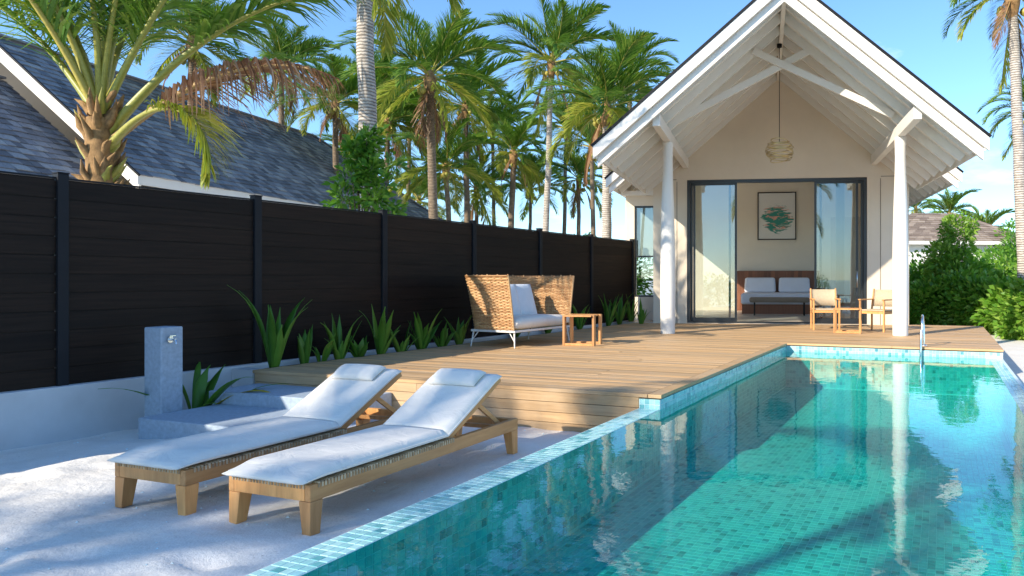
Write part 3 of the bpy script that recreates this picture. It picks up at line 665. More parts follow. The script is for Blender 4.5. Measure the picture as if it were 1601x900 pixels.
# ------------------------------------------------------------------ villas
HA = R(13.5); HO = Vector((-4.773, 12.298, 0)); UC = 2.1; SL = .852
def roof(parent, name, v0, v1, half, ze, hip=False, rafters=True, shing=None, side=(1, -1), vis300=None, rake=True, under=True, back_rake=False, cs=.22, sw=.26):
    """gable roof: ridge along v at u = UC; half width, eave top height ze"""
    th = math.atan(SL); n_ = {1: Vector((math.sin(th), 0, math.cos(th))), -1: Vector((-math.sin(th), 0, math.cos(th)))}
    za = ze + SL * half
    b = MB(); tk = .11
    for sd in side:
        hv = half if hip else 0
        top = [(UC + sd * half, v0, ze), (UC, v0, za), (UC, v1 - hv, za), (UC + sd * half, v1, ze)]
        bot = [(x, y, z - tk / math.cos(th)) for x, y, z in top]
        b.add(top + bot, [(0, 1, 2, 3), (7, 6, 5, 4), (0, 4, 5, 1), (3, 2, 6, 7), (0, 3, 7, 4)])
    if hip:
        top = [(UC - half, v1, ze), (UC + half, v1, ze), (UC, v1 - half, za)]; b.add(top, [(0, 1, 2)])
    rf = b.build(name, M['wpaint'], parent)
    SV = Vector((0, 1, 0))
    allsh = []
    for sd in side:
        d = Vector((-sd * math.cos(th), 0, math.sin(th))); e = Vector((UC + sd * half, v0, ze)); Ls = half / math.cos(th); nn = n_[sd]
        rg = random.Random(11 + sd); k = 0
        while k * cs < Ls:
            q0 = k * cs - .06; q1 = min(Ls, q0 + cs + .08); uu = q0 * math.cos(th)
            vmax = v1 - (max(0, uu) if hip else 0); v = v0 - .03 - rg.uniform(0, .12)
            while v < vmax:
                w = sw * rg.uniform(.6, 1.25); va = max(v, v0 - .03); vb = min(v + w - .008, vmax + .02)
                if vb - va > .03:
                    lift = .028 + rg.uniform(0, .016); j = rg.uniform(-.014, .014)
                    A_ = e + d * (q0 + j) + nn * lift; B_ = e + d * q1 + nn * .002
                    allsh.append((A_ + SV * (va - v0), A_ + SV * (vb - v0), B_ + SV * (vb - v0), B_ + SV * (va - v0), nn, sd))
                v += w
            k += 1
    def one(P, b, org=Vector((0, 0, 0))):
        a, c, d_, e_, nn, sd = P; t = nn * .022
        V = [a - org, c - org, d_ - org, e_ - org, a - t - org, c - t - org, d_ - nn * .004 - org, e_ - nn * .004 - org]
        b.add(V, [(0, 1, 2, 3) if sd > 0 else (3, 2, 1, 0), (0, 4, 5, 1), (1, 5, 6, 2), (3, 7, 4, 0)])
    sel = []
    if vis300:
        allsh.sort(key=vis300); sel = allsh[:290]; allsh = allsh[290:]
        for P in sel:
            bb = MB(); c = (P[0] + P[2]) / 2; one(P, bb, c); bb.build('shingle', M[shing], rf, c)
    bb = MB()
    for P in allsh: one(P, bb)
    o = bb.build('shingles', M[shing], rf); o['kind'] = 'stuff'
    if hip:
        bb = MB(); rg = random.Random(4); k = 0; Ls = half / math.cos(th)
        while k * cs < Ls:
            uu = k * cs * math.cos(th); hw_ = half - uu; u = -hw_
            while u < hw_:
                w = .26 * rg.uniform(.6, 1.25); P0 = Vector((UC + u, v1 - uu + .05, ze + uu * SL - .04)); up = Vector((0, -math.cos(th), math.sin(th))); nn = Vector((0, math.sin(th), math.cos(th)))
                a = P0 + nn * (.03 + rg.uniform(0, .015)); x = Vector((min(w, hw_ - u) - .008, 0, 0)); t = up * (cs + .06)
                bb.add([a, a + x, a + x + t - nn * .02, a + t - nn * .02], [(0, 1, 2, 3)]); u += w
            k += 1
        o = bb.build('hip_shingles', M[shing], rf); o['kind'] = 'stuff'
        bb = MB()
        for sd in side: bb.bar((UC + sd * half, v1, ze + .05), (UC, v1 - half, za + .05), .2, .05)
        bb.build('hip_cap', M[shing], rf)
    bb = MB(); bb.bar((UC, v0 - .03, za + .045), (UC, v1 - (half if hip else 0), za + .045), .22, .05); bb.build('ridge_cap', M[shing], rf)
    for sd in side:
        if rake:      # two stepped rake boards with real thickness
            for dv, t0, t1, yo, nm, ext in ((-.06, .0, .20, .0, 'rake_board', .06), (.03, .205, .38, .0, 'rake_trim', .0)):
                a = (UC + sd * (half + ext), ze - SL * ext); p0 = Vector((a[0], 0, a[1])); p1 = Vector((UC, 0, za))
                V = []
                for vv in (v0 + dv, v0 + (-.002 if nm == 'rake_board' else .09)):
                    V += [(p0.x, vv, p0.z - t0), (p0.x, vv, p0.z - t1), (p1.x, vv, p1.z - t1), (p1.x, vv, p1.z - t0)]
                bb = MB(); bb.add(V, [(0, 1, 2, 3), (7, 6, 5, 4), (0, 4, 5, 1), (1, 5, 6, 2), (2, 6, 7, 3), (3, 7, 4, 0)]); bb.build(nm, M['wpaint'], rf)
        bb = MB(); bb.bar((UC + sd * (half + .085), v0 - .05, ze - .072 + .03), (UC - sd * .0, v0 - .05, za + .03), .05, .04, (0, 0, 1)); bb.build('drip_edge', M['black'], rf)
        bb = MB(); x0 = UC + sd * (half + .002); x1 = UC + sd * (half + .03)
        bb.box(min(x0, x1), max(x0, x1), v0 + .003, v1, ze - .24, ze - .005); bb.build('eave_board', M['wpaint'], rf)
        if rafters:
            v = v0 + .42
            while v < v1 - .2:
                off = tk / math.cos(th)
                a = Vector((UC + sd * (half - .05), v, ze + SL * .05 - off - .085)); c = Vector((UC + sd * .03, v, za - SL * .03 - off - .085))
                bb = MB(); bb.bar(a, c, .055, .15, (0, 0, 1)); bb.build('rafter', M['wpaint'], rf); v += .60
    return rf
def villa_shell(root, full):
    V0, V1 = 3.05, 9.8
    pb = lambda nm, mat, *bx: [MB().box(*q).build(nm, M[mat], root) for q in bx]
    if full:
        zt = lambda u, half, ze: ze + SL * (half - abs(u - UC)) - .16
        h1 = lambda u: zt(u, 3.06, 3.62)
        b = MB()
        for a, c, z0 in ((-.75, .03, -.3), (.03, UC, 3.655), (UC, 4.05, 3.655), (4.05, 4.95, -.3)):
            b.hexa([(a, V0, z0), (c, V0, z0), (c, V0 + .2, z0), (a, V0 + .2, z0), (a, V0, h1(a)), (c, V0, h1(c)), (c, V0 + .2, h1(c)), (a, V0 + .2, h1(a))])
        b.build('front_wall', M['plaster'], root)
        for u in (-.20, 4.34):
            b = MB(); b.box(-.006, .006, V0 - .004, V0 - .0005, DZ, 3.62); b.build('wall_joint', M['soil'], root, (u, 0, 0))
        for u0, u1 in ((-.74, -.21), (4.35, 4.94)): 
            b = MB(); b.box(u0, u1, V0 - .0045, V0 - .0007, 3.66, 3.672); b.build('wall_joint', M['soil'], root)
        b = MB(); b.box(-.75, -.56, V0 + .202, 4.2, -.3, 4.5); b.build('return_wall', M['plaster'], root)
        b = MB(); b.box(4.76, 4.95, V0 + .202, 4.4, -.3, 4.5); b.build('return_wall', M['plaster'], root)
        # wings with one window each
        for s, (a, c) in ((-1, (-1.62, -.752)),):
            wa, wc = (a + .22, c - .02) if s < 0 else (a + .02, c - .22)
            b = MB(); b.box(a, wa, 4.2, 4.4, -.3, 3.45); b.box(wc, c, 4.2, 4.4, -.3, 3.45); b.box(wa, wc, 4.2, 4.4, -.3, .95); b.box(wa, wc, 4.2, 4.4, 3.2, 3.45); b.build('wing_wall', M['plaster'], root)
            b = MB(); b.box(a - .1, c, 4.1, 4.42, 3.452, 3.56); b.build('cornice', M['wpaint'], root)
            wn = MB(); fr = .045
            for q in ((wa, wa + fr, .95, 3.2), (wc - fr, wc, .95, 3.2), (wa + fr, wc - fr, .95, .95 + fr), (wa + fr, wc - fr, 3.2 - fr, 3.2), (wa + fr, wc - fr, 1.93, 1.97)): wn.box(q[0], q[1], 4.23, 4.29, q[2], q[3])
            w_o = wn.build('window', M['frame'], root); b = MB(); b.box(wa + fr, wc - fr, 4.255, 4.265, .995, 3.155); b.build('pane', M['glass'], w_o)
            b = MB(); b.box(wa + .02, wc - .02, 4.33, 4.34, 1.95, 3.2); b.build('blind', M['curtain'], w_o)
        # side walls with large unseen window openings, added to brighten the room
        for u in (-1.62, 4.85):
            b = MB(); x0, x1 = u, u + .1
            b.box(x0, x1, 4.402, 4.7, -.3, 4.5); b.box(x0, x1, 9.3, V1 + .2, -.3, 4.5); b.box(x0, x1, 4.7, 9.3, -.3, .5); b.box(x0, x1, 4.7, 9.3, 3.6, 4.5); b.build('side_wall', M['inplaster'], root)
        b = MB(); b.box(-1.518, 4.848, V1, V1 + .18, -.3, 4.5); b.build('back_wall', M['inplaster'], root)
        b = MB(); b.box(-1.518, 4.848, V0 + .205, V1, 4.5, 4.6); b.build('ceiling', M['wpaint'], root)
        b = MB(); b.box(-1.518, 4.848, V0 + .01, V1, -.3, DZ + .012); b.build('floor', M['floor'], root)
        b = MB(); b.box(3.88, 4.8, V1 - .012, V1 - .002, DZ + .013, 3.35); d_ = b.build('inner_door', M['floor'], root)
        # posts, plates, truss
        for u in (0, 4.2):
            prof = [(.135, DZ + .002), (.138, DZ + .3), (.142, 1.3), (.136, 2.0), (.118, 2.7), (.10, 3.25), (.093, 3.55), (.098, 3.75), (.105, 3.92)]
            b = MB(); b.lathe(prof, 28, (u, 0, 0)); b.build('post', M['wpaint'], root)
            b = MB(); b.bar((u, -1.45, 4.03), (u, V0 - .002, 4.03), .13, .21); b.build('plate_beam', M['wpaint'], root, bevel=.008)
        for sd in (1, -1):
            a = Vector((UC - sd * 1.98, .0 + .03 * sd, 4.31)); c = Vector((UC + sd * .52, .03 * sd, 5.56)); b = MB(); b.bar(a, c, .055, .13, (0, 0, 1)); b.build('truss_brace', M['wpaint'], root, bevel=.006)
        b = MB(); b.box(UC - .035, UC + .035, -1.5, V0 - .003, 5.86, 6.03); b.build('ridge_beam', M['wpaint'], root)
        # sliding door
        dr = MB(); z0, z1 = DZ + .014, 3.653
        for q in ((.032, .10, z0, z1), (3.98, 4.048, z0, z1), (.10, 3.98, z1 - .07, z1), (.10, 3.98, z0, z0 + .03)): dr.box(q[0], q[1], V0 + .02, V0 + .17, q[2], q[3])
        d0 = dr.build('sliding_door', M['frame'], root)
        for a, c, vv in ((.17, 1.17, .045), (.105, 1.03, .105), (2.90, 3.86, .045), (3.02, 3.975, .105)):
            f = MB(); t = .05
            za, zb = z0 + .032, z1 - .072
            for q in ((a, a + t, za, zb), (c - t, c, za, zb), (a + t, c - t, za, za + .09), (a + t, c - t, zb - t, zb)): f.box(q[0], q[1], V0 + vv - .02, V0 + vv + .02, q[2], q[3])
            f_o = f.build('panel_frame', M['frame'], d0)
            g = MB(); g.box(a + t, c - t, V0 + vv - .005, V0 + vv + .005, za + .09, zb - t)
            if vv < .1: g.build('pane', M['glass'], d0)
        b = MB()
        b.tube([(3.83, V0 + .005, 1.2), (3.83, V0 - .03, 1.22), (3.83, V0 - .03, 1.55), (3.83, V0 + .005, 1.57)], .009, 8); b.build('handle', M['chrome'], d0)
    else:
        b = MB()
        b.box(-.75, 4.95, 3.05, 5.0, -.3, 3.5); b.box(-1.5, 5.7, 5.0, 17.6 if full else 17.4, -.3, 3.4); b.build('wall', M['plaster'], root)
villa = empty('pool_villa', HO, HA); tag(villa, 'beige villa with white gabled porch roof over glass sliding doors', 'house')
villa_shell(villa, True)
roof(villa, 'porch_roof', -1.6, 3.30, 3.06, 3.62, rafters=True, shing='shingle')
roof(villa, 'main_roof', 2.95, 12.5, 3.87, 3.74, hip=True, rafters=True, shing='shingle')
b = MB(); za = 3.74 + SL * 3.87 - .16
for s in (-1, 1):
    b.add([(UC + s * 3.6, 3.32, 3.74), (UC + s * 3.6, 3.32, 3.74 + SL * .27 - .16), (UC, 3.32, za), (UC, 3.32, 3.9 + SL * 3.0)], [(0, 1, 2, 3)])
b.build('gable_infill', M['plaster'], villa)
def hw(u, v, z=0): return HO + Vector((math.cos(HA) * u - math.sin(HA) * v, math.sin(HA) * u + math.cos(HA) * v, z))
# neighbouring villa behind the fence
v2 = empty('neighbour_villa', hw(-18.05, -1.8), HA); tag(v2, 'neighbouring villa with large grey shingle roof behind the dark fence', 'house')
villa_shell(v2, False)
cl = Vector((0, 0, CZ))
def near(P):
    c = (P[0] + P[2]) / 2; w = v2.location + Matrix.Rotation(HA, 3, 'Z') @ c
    z = w.x * FW.x + w.y * FW.y; x = 1058 + 1108 * (w.x * RT.x + w.y * RT.y) / max(z, .1)
    return z + (0 if -10 < x < 700 else 1000)
roof(v2, 'porch_roof', -1.6, 3.30, 3.06, 3.45, rafters=False, shing='shingle', side=(1, -1))
roof(v2, 'main_roof', 2.95, 18.8, 3.87, 3.74, hip=True, rafters=False, shing='shingle', vis300=near)
# villa beyond the hedge
p3 = at(1462, 437, 47); v3 = empty('far_villa', (p3.x, p3.y, 0), R(26)); tag(v3, 'villa with brown shingle hip roof beyond the green hedge', 'house')
b = MB(); hx_, hy_, ze_, za_ = 5.0, 3.6, 3.75, 5.75; rl = 1.6
V = [(-hx_, -hy_, ze_), (hx_, -hy_, ze_), (hx_, hy_, ze_), (-hx_, hy_, ze_), (-rl, 0, za_), (rl, 0, za_)]
b.add(V, [(0, 1, 5, 4), (1, 2, 5), (2, 3, 4, 5), (3, 0, 4), (3, 2, 1, 0)]); rf3 = b.build('roof', M['shingle2'], v3)
b = MB(); rg = random.Random(2)
def course(P0, P1, Q0, Q1, n):
    P0, P1, Q0, Q1 = map(Vector, (P0, P1, Q0, Q1)); nn = (P1 - P0).cross(Q0 - P0).normalized()
    for k in range(n):
        a = P0.lerp(Q0, k / n); c = P1.lerp(Q1, k / n); a2 = P0.lerp(Q0, (k + 1.2) / n); c2 = P1.lerp(Q1, (k + 1.2) / n); L = (c - a).length; m = max(1, int(L / .5))
        for i in range(m):
            f0, f1 = i / m, (i + .97) / m; l = .04 + rg.uniform(0, .03)
            b.add([a.lerp(c, f0) + nn * l, a.lerp(c, f1) + nn * l, a2.lerp(c2, f1) + nn * .01, a2.lerp(c2, f0) + nn * .01, a.lerp(c, f0), a.lerp(c, f1)], [(0, 1, 2, 3), (4, 5, 1, 0)])
course(V[0], V[1], V[4], V[5], 14); course(V[1], V[2], V[5], V[5], 14); course(V[3], V[0], V[4], V[4], 14)
o = b.build('shingles', M['shingle2'], rf3); o['kind'] = 'stuff'
b = MB(); b.box(-hx_ + .5, hx_ - .5, -hy_ + .5, hy_ - .5, -.3, ze_ - .05); b.build('wall', M['wpaint'], v3)
b = MB(); b.box(-hx_ - .02, hx_ + .02, -hy_ - .05, -hy_ + .02, ze_ - .22, ze_ - .01); b.build('fascia', M['wpaint'], v3)

# ------------------------------------------------------------------ things inside and hanging
pl_ = empty('pendant_lamp', hw(UC - .03, .56, 0), HA); tag(pl_, 'woven brass wire pendant lamp hanging under the porch ridge', 'lamp')
b = MB(); b.tube([(0, 0, 5.83), (0, 0, 4.0)], .007, 6); b.build('cable', M['black'], pl_)
b = MB(); b.lathe([(.05, 5.80), (.05, 5.86)], 14); b.build('ceiling_rose', M['black'], pl_)
rg = random.Random(8); b = MB()
for k in range(12):
    q = k / 11; r = .12 + .15 * math.sin(math.pi * (.12 + .8 * q)) * (1 + .12 * rg.uniform(-1, 1)); z = 3.66 + .36 * q; tx, ty = rg.uniform(-.16, .16), rg.uniform(-.16, .16)
    b.tube([(r * math.cos(a), r * math.sin(a), z + r * (tx * math.cos(a) + ty * math.sin(a))) for a in [2 * math.pi * i / 28 for i in range(29)]], .0085, 5, False)
b.build('wire_shade', M['gold'], pl_)
bed = empty('bed', hw(2.15, 0, 0), HA); tag(bed, 'bed with white linen and reddish wood headboard inside the villa', 'bed')
FZ = DZ + .012
b = MB(); b.box(-1.22, 1.42, 9.62, 9.74, FZ, 1.66); hb = b.build('headboard', M['headboard'], bed)
for k in range(22):
    b = MB(); b.box(-1.215 + k * .12, -1.215 + k * .12 + .112, 9.60, 9.619, FZ + .02, 1.655); b.build('slat', M['headboard'], hb)
b = MB(); b.box(-1.0, 1.1, 7.5, 9.6, FZ, .78); b.build('base', M['headboard'], bed)
b = MB(); b.box(-1.03, 1.13, 7.45, 9.58, .66, .98); b.build('mattress', M['linen'], bed, bevel=.07, seg=4)
for k in range(2):
    b = MB(); b.hexa([(-.98 + k * 1.06, 9.12, .985), (.0 + k * 1.06, 9.12, .985), (.0 + k * 1.06, 9.40, .985), (-.98 + k * 1.06, 9.40, .985), (-.96 + k * 1.06, 9.36, 1.45), (-.02 + k * 1.06, 9.36, 1.45), (-.02 + k * 1.06, 9.55, 1.43), (-.96 + k * 1.06, 9.55, 1.43)]); b.build('pillow', M['linen'], bed, bevel=.07, seg=4)
bn = empty('bed_bench', hw(2.2, 6.75, FZ), HA); tag(bn, 'low upholstered bench with dark legs at the foot of the bed', 'bench')
b = MB(); b.box(-.82, .82, -.2, .2, .36, .5); b.build('seat', M['brownfab'], bn, bevel=.05, seg=4)
for sx in (-1, 1):
    for sy in (-1, 1):
        b = MB(); b.tube([(sx * .68, sy * .13, 0), (sx * .68, sy * .13, .36)], .02, 8); b.build('leg', M['black'], bn)
pm, t, p = newmat('painted_canvas')
v = coords(t, (1, 1, 1)); n1 = N(t, 'ShaderNodeTexNoise', Scale=3.2, Detail=5, Roughness=.6, Distortion=1.2); n2 = N(t, 'ShaderNodeTexNoise', Scale=5, Detail=4, Distortion=.8)
mpn = t.nodes.new('ShaderNodeMapping'); mpn.inputs['Scale'].default_value = (.7, 1, 2.6); t.links.new(v, mpn.inputs[0]); t.links.new(mpn.outputs[0], n1.inputs[0]); t.links.new(mpn.outputs[0], n2.inputs[0])
gr_ = t.nodes.new('ShaderNodeTexGradient'); gr_.gradient_type = 'SPHERICAL'; mpg = t.nodes.new('ShaderNodeMapping'); mpg.inputs['Scale'].default_value = (1.15, 1, 1.25); mpg.inputs['Location'].default_value = (0, 0, .12); t.links.new(v, mpg.inputs[0]); t.links.new(mpg.outputs[0], gr_.inputs[0])
mu = N(t, 'ShaderNodeMath', operation='MULTIPLY'); t.links.new(n1.outputs['Fac'], mu.inputs[0]); t.links.new(gr_.outputs['Fac'], mu.inputs[1])
f1 = ramp(t, mu.outputs[0], [(.22, (0, 0, 0)), (.26, (1, 1, 1))]); f2 = ramp(t, n2.outputs['Fac'], [(.52, (0, 0, 0)), (.58, (1, 1, 1))])
ink = mixc(t, (.05, .28, .22), (.70, .36, .28), f2); t.links.new(mixc(t, (.74, .72, .66), ink, f1), p.inputs['Base Color']); p.inputs['Roughness'].default_value = .8
pt = empty('framed_painting', hw(2.19, 9.79, 3.41), HA); tag(pt, 'framed painting with green brush strokes on cream above the bed', 'painting')
b = MB(); b.box(-.58, .58, -.02, -.012, -.73, .73); b.build('canvas', pm, pt)
b = MB()
for q in ((-.61, -.58, -.76, .76), (.58, .61, -.76, .76), (-.58, .58, -.76, -.73), (-.58, .58, .73, .76)): b.box(q[0], q[1], -.04, -.002, q[2], q[3])
b.build('frame', M['black'], pt)
for (u0, u1, lab) in ((3.42, 3.62, 'white sheer curtain gathered behind the sliding panes'), ):
    b = MB(); V = []; F = []; n = 60
    for i in range(n + 1):
        u = u0 + (u1 - u0) * i / n; V += [(u, 3.55 + .035 * math.sin(i * .95), FZ + .02), (u, 3.55 + .035 * math.sin(i * .95), 4.3)]
    for i in range(n): F.append((2 * i, 2 * i + 2, 2 * i + 3, 2 * i + 1))
    b.add(V, F, True); o = b.build('curtain', M['curtain'], None, HO, (0, 0, HA)); s_ = o.modifiers.new('s', 'SOLIDIFY'); s_.thickness = .004; tag(o, lab, 'curtain')

# ------------------------------------------------------------------ plants
def strip(b, pts, widths, side, mi=0, fold=.0):
    """bent ribbon leaf along pts"""
    V = []; F = []
    for p, w in zip(pts, widths):
        V += [p - side * w / 2, p, p + side * w / 2]
    for i in range(len(pts) - 1):
        a = i * 3; F += [(a, a + 1, a + 4, a + 3), (a + 1, a + 2, a + 5, a + 4)]
    n = Vector((0, 0, 1))
    if fold:
        for i in range(len(pts)): V[i * 3 + 1] = Vector(V[i * 3 + 1]) - fold * widths[i] * n
    old = b.mi; b.mi = mi; b.add(V, F, True); b.mi = old
def frond_mesh(name, L, el, droop, npair, ll, mats, seed, lw=.035, hang=.6, dead=False, seg=3, ras=.03, bare=.16):
    rg = random.Random(seed); b = MB(); b.mi = 1
    pts = []; p = Vector((0, 0, 0)); n = 24; ds = L / n; tang = []
    for i in range(n + 1):
        q = i / n; e = el - droop * (q ** 1.5); d = Vector((math.cos(e), 0.10 * math.sin(q * 3 + seed), math.sin(e))).normalized(); pts.append(p.copy()); tang.append(d); p = p + d * ds
    b.tube(pts, [ras * (1.25 - 1.15 * (i / n) ** .7) for i in range(n + 1)], 5)
    b.mi = 0
    for k in range(npair):
        q = bare + (1 - bare) * (k + rg.uniform(0, .7)) / npair; f = min(q, .9999) * n; i = min(int(f), n - 1); c = pts[i].lerp(pts[i + 1], f - i); T = tang[i]
        S = T.cross(Vector((0, 0, 1))); S = S.normalized() if S.length > .05 else Vector((0, 1, 0)); U = S.cross(T).normalized()
        prof = (.55 + .45 * math.sin(math.pi * min(1, (q - bare) / (1 - bare) * 1.05 + .12))) * (1 if q < .86 else 1 - (q - .86) * 3.2)
        for sd in (-1, 1):
            if dead and rg.random() < .25: continue
            ln = ll * prof * rg.uniform(.82, 1.12); sw = R(38 + 32 * q + rg.uniform(-9, 9))
            D = (S * sd * math.cos(sw) + T * math.sin(sw) + U * rg.uniform(.05, .38) * (0 if dead else 1)).normalized()
            h = hang * rg.uniform(.65, 1.35); P = []; pos = c.copy(); d = D.copy()
            for s_ in range(seg + 1):
                P.append(pos.copy()); pos = pos + d * ln / seg; d = (d + Vector((0, 0, -h)) / seg).normalized()
            sd_ = D.cross(Vector((0, 0, 1))); sd_ = sd_.normalized() if sd_.length > .1 else T
            sd_ = (sd_ * .75 + U * rg.uniform(.2, .7)).normalized()
            w = lw * rg.uniform(.75, 1.2); ws = [w * .55, w, w * .7, .004][:seg + 1] if seg == 3 else [w * .7, w * .9, .004]
            V = []
            for x, ww in zip(P, ws): V += [x - sd_ * ww / 2, x + sd_ * ww / 2]
            b.add(V, [(2 * j, 2 * j + 1, 2 * j + 3, 2 * j + 2) for j in range(seg)])
    return b.mesh(name, mats)
GR = (M['leaf_a'], M['petiole']); YG = (M['leaf_y'], M['petiole']); DE = (M['leaf_d'], M['petiole_b'])
LIB = {}
def lib(cls, var, fine=False):
    key = (cls, var, fine)
    if key not in LIB:
        el, dr, mats, hang, dead = {'up': (78, 40, GR, .35, False), 'hi': (60, 70, GR, .5, False), 'mid': (40, 85, GR, .7, False), 'flat': (16, 75, GR, 1.0, False),
                                    'low': (-8, 60, YG, 1.2, False), 'hang': (-42, 42, YG, 1.3, False), 'dead': (-62, 26, DE, 1.6, True)}[cls]
        rg = random.Random(hash((cls[0], cls[-1], var)) if False else sum(map(ord, cls)) * 13 + var)
        n, seg = (95, 3) if fine else (80, 2)
        LIB[key] = frond_mesh('frond', 1.0, R(el + rg.uniform(-8, 8)), R(dr * rg.uniform(.8, 1.3)), n, .27, mats, sum(map(ord, cls)) + var * 7, lw=.0085 if fine else .0135, hang=hang * .75, dead=dead, seg=seg, ras=.009, bare=.17)
    return LIB[key]
CL = ['up'] * 5 + ['hi'] * 7 + ['mid'] * 6 + ['flat'] * 5 + ['low'] * 3 + ['hang'] * 2 + ['dead'] * 2
def palm(crown, base_off, L, label, seed, r=.15, trunk='trunk_b', classes=CL, group='coconut palms behind the fence', fine=False, base_z=-.3, yellow=False, curve=.4):
    rg = random.Random(seed); c = Vector(crown); base = Vector((c.x + base_off[0], c.y + base_off[1], base_z))
    root = empty('coconut_palm', base); H = c.z - base_z; off = c - base
    pts = []; rs = []
    for i in range(13):
        q = i / 12; s = q + curve * q * (1 - q) * .8
        pts.append(Vector((off.x * s, off.y * s, off.z * q)) + Vector((rg.uniform(-.012, .012), rg.uniform(-.012, .012), 0))); rs.append(r * (1.35 - .35 * min(1, q * 4) if q < .25 else 1.0 - .3 * q))
    b = MB(); b.tube(pts, rs, 12); b.build('trunk', M[trunk], root)
    b = MB(); b.lathe([(rs[-1] * .9, -.5), (rs[-1] * 1.5, -.15), (rs[-1] * 1.7, .12), (rs[-1] * .5, .5)], 10, off); b.build('crown_shaft', M['fibre'], root)
    if r > .09:
        for k in range(rg.randint(4, 8)):
            a = rg.uniform(0, 6.28); q = Vector((math.cos(a) * r * 2.0, math.sin(a) * r * 2.0, -.12 - rg.uniform(0, .25))) + off; s_ = .085 * rg.uniform(.8, 1.2)
            b = MB(); b.lathe([(.01, -s_ * 1.2), (s_ * .8, -s_ * .6), (s_, 0), (s_ * .75, s_ * .7), (.01, s_ * 1.15)], 8); b.build('coconut', M['petiole'], root, q)
    for k, cl_ in enumerate(classes):
        me = lib(cl_, rg.randint(0, 2), fine); o = link('frond', me, root, off + Vector((0, 0, .15)), (rg.uniform(-.25, .25), 0, k * 2.39996 + rg.uniform(-.35, .35)))
        s_ = L * rg.uniform(.82, 1.12) * (.8 if cl_ in ('up', 'dead') else 1); o.scale = (s_, s_, s_)
    tag(root, label, 'palm', group); return root
FULL = CL
def pp(px, py, Z, dx, L, lab, seed, **k):
    c = at(px, py, Z); return palm(c, (RT.x * dx * Z / 1108, RT.y * dx * Z / 1108), L, lab, seed, **k)
pp(672, 128, 23, 12, 2.9, 'brown trunked palm with hanging dry skirt standing behind the fence middle', 1, r=.17, classes=CL + ['dead', 'dead', 'dead', 'hang'])
pp(862, 105, 25, -16, 2.75, 'slim pale trunked palm with tall round crown left of the villa roof', 2, r=.13, trunk='trunk_w')
pp(524, 168, 26, 4, 2.3, 'palm with brown frond bases just left of the tall bare trunk', 3, r=.13)
pp(606, 195, 30, -8, 2.5, 'yellowing palm partly hidden by the tall bare trunk', 4, r=.13, classes=CL + ['low', 'hang', 'low'])
pp(728, 172, 31, 6, 3.1, 'dense dark green palm crowding behind the dry skirted palm', 5, r=.15)
pp(803, 246, 30, -12, 2.15, 'small grey green palm between two taller palms', 6, r=.16)
pp(948, 178, 21, 2, 2.7, 'leafy palm with thick pale trunk beside the left eave of the villa', 7, r=.17, trunk='trunk_w', classes=CL + ['low', 'low', 'mid'])
pp(905, 285, 33, 0, 2.2, 'low palm seen under the leafy palm by the left eave', 8, r=.12)
pp(697, 268, 27, 20, 2.4, 'short yellow green palm in front of the dense palms', 9, r=.12, classes=['hi'] * 5 + ['mid'] * 5 + ['flat'] * 5 + ['low'] * 6)
pp(745, 300, 36, 0, 2.6, 'distant palm low behind the fence among the taller ones', 10, r=.13)
pp(985, 120, 36, 0, 3.0, 'distant palm half hidden by the villa rake', 11, r=.14)
pp(440, 110, 30, 0, 2.7, 'distant palm seen through the dead brown frond', 12, r=.14)
pp(300, 75, 20, -6, 2.1, 'bushy palm rising behind the grey shingle roof', 13, r=.13)
pp(1583, -2, 17, 24, 2.2, 'tall ringed palm at the corner of the hedge', 14, r=.16, trunk='trunk_w', group='coconut palms beyond the hedge', curve=.15)
pp(1612, 178, 26, 4, 2.0, 'palm with drooping fronds behind the tall ringed palm', 15, r=.13, group='coconut palms beyond the hedge')
pp(1484, 338, 52, 0, 2.6, 'small palm rising over the brown hip roof ridge', 16, r=.14, group='coconut palms beyond the hedge')
pp(1540, 372, 48, 0, 2.6, 'small palm beside the right end of the brown hip roof', 17, r=.14, group='coconut palms beyond the hedge')
pp(1432, 330, 60, 0, 2.3, 'small palm between the white post and the brown hip roof', 18, r=.14, group='coconut palms beyond the hedge')
MORE = [(585, 150, 34, 2.9, 'green palm crown just right of the tall bare trunk'), (640, 205, 33, 2.7, 'green palm crown below the dry skirted palm'), (770, 215, 38, 3.0, 'green palm filling the gap beside the small grey green palm'), (830, 300, 40, 2.9, 'low green palm at the foot of the slim pale palm'),
        (655, 318, 42, 3.0, 'low green palm above the fence middle'), (560, 262, 36, 2.6, 'green palm hidden behind the leafy bush'), (925, 235, 30, 2.5, 'green palm tucked behind the leafy palm by the eave'), (885, 205, 36, 2.7, 'green palm right of the slim pale palm trunk')]
for i, (px, py, Z, L, lab) in enumerate(MORE): pp(px, py, Z, (-1) ** i * 6, L, lab, 300 + i, r=.12, classes=['up'] * 5 + ['hi'] * 8 + ['mid'] * 7 + ['flat'] * 6 + ['low'] * 2)
# tall pale trunk whose crown rises above the picture
tall = at(566, -170, 12.5)
palm(tall, (RT.x * .22, RT.y * .22), 2.9, 'tall pale ringed palm trunk behind the leafy bush', 31, r=.178, trunk='trunk_w', fine=False, curve=.1)
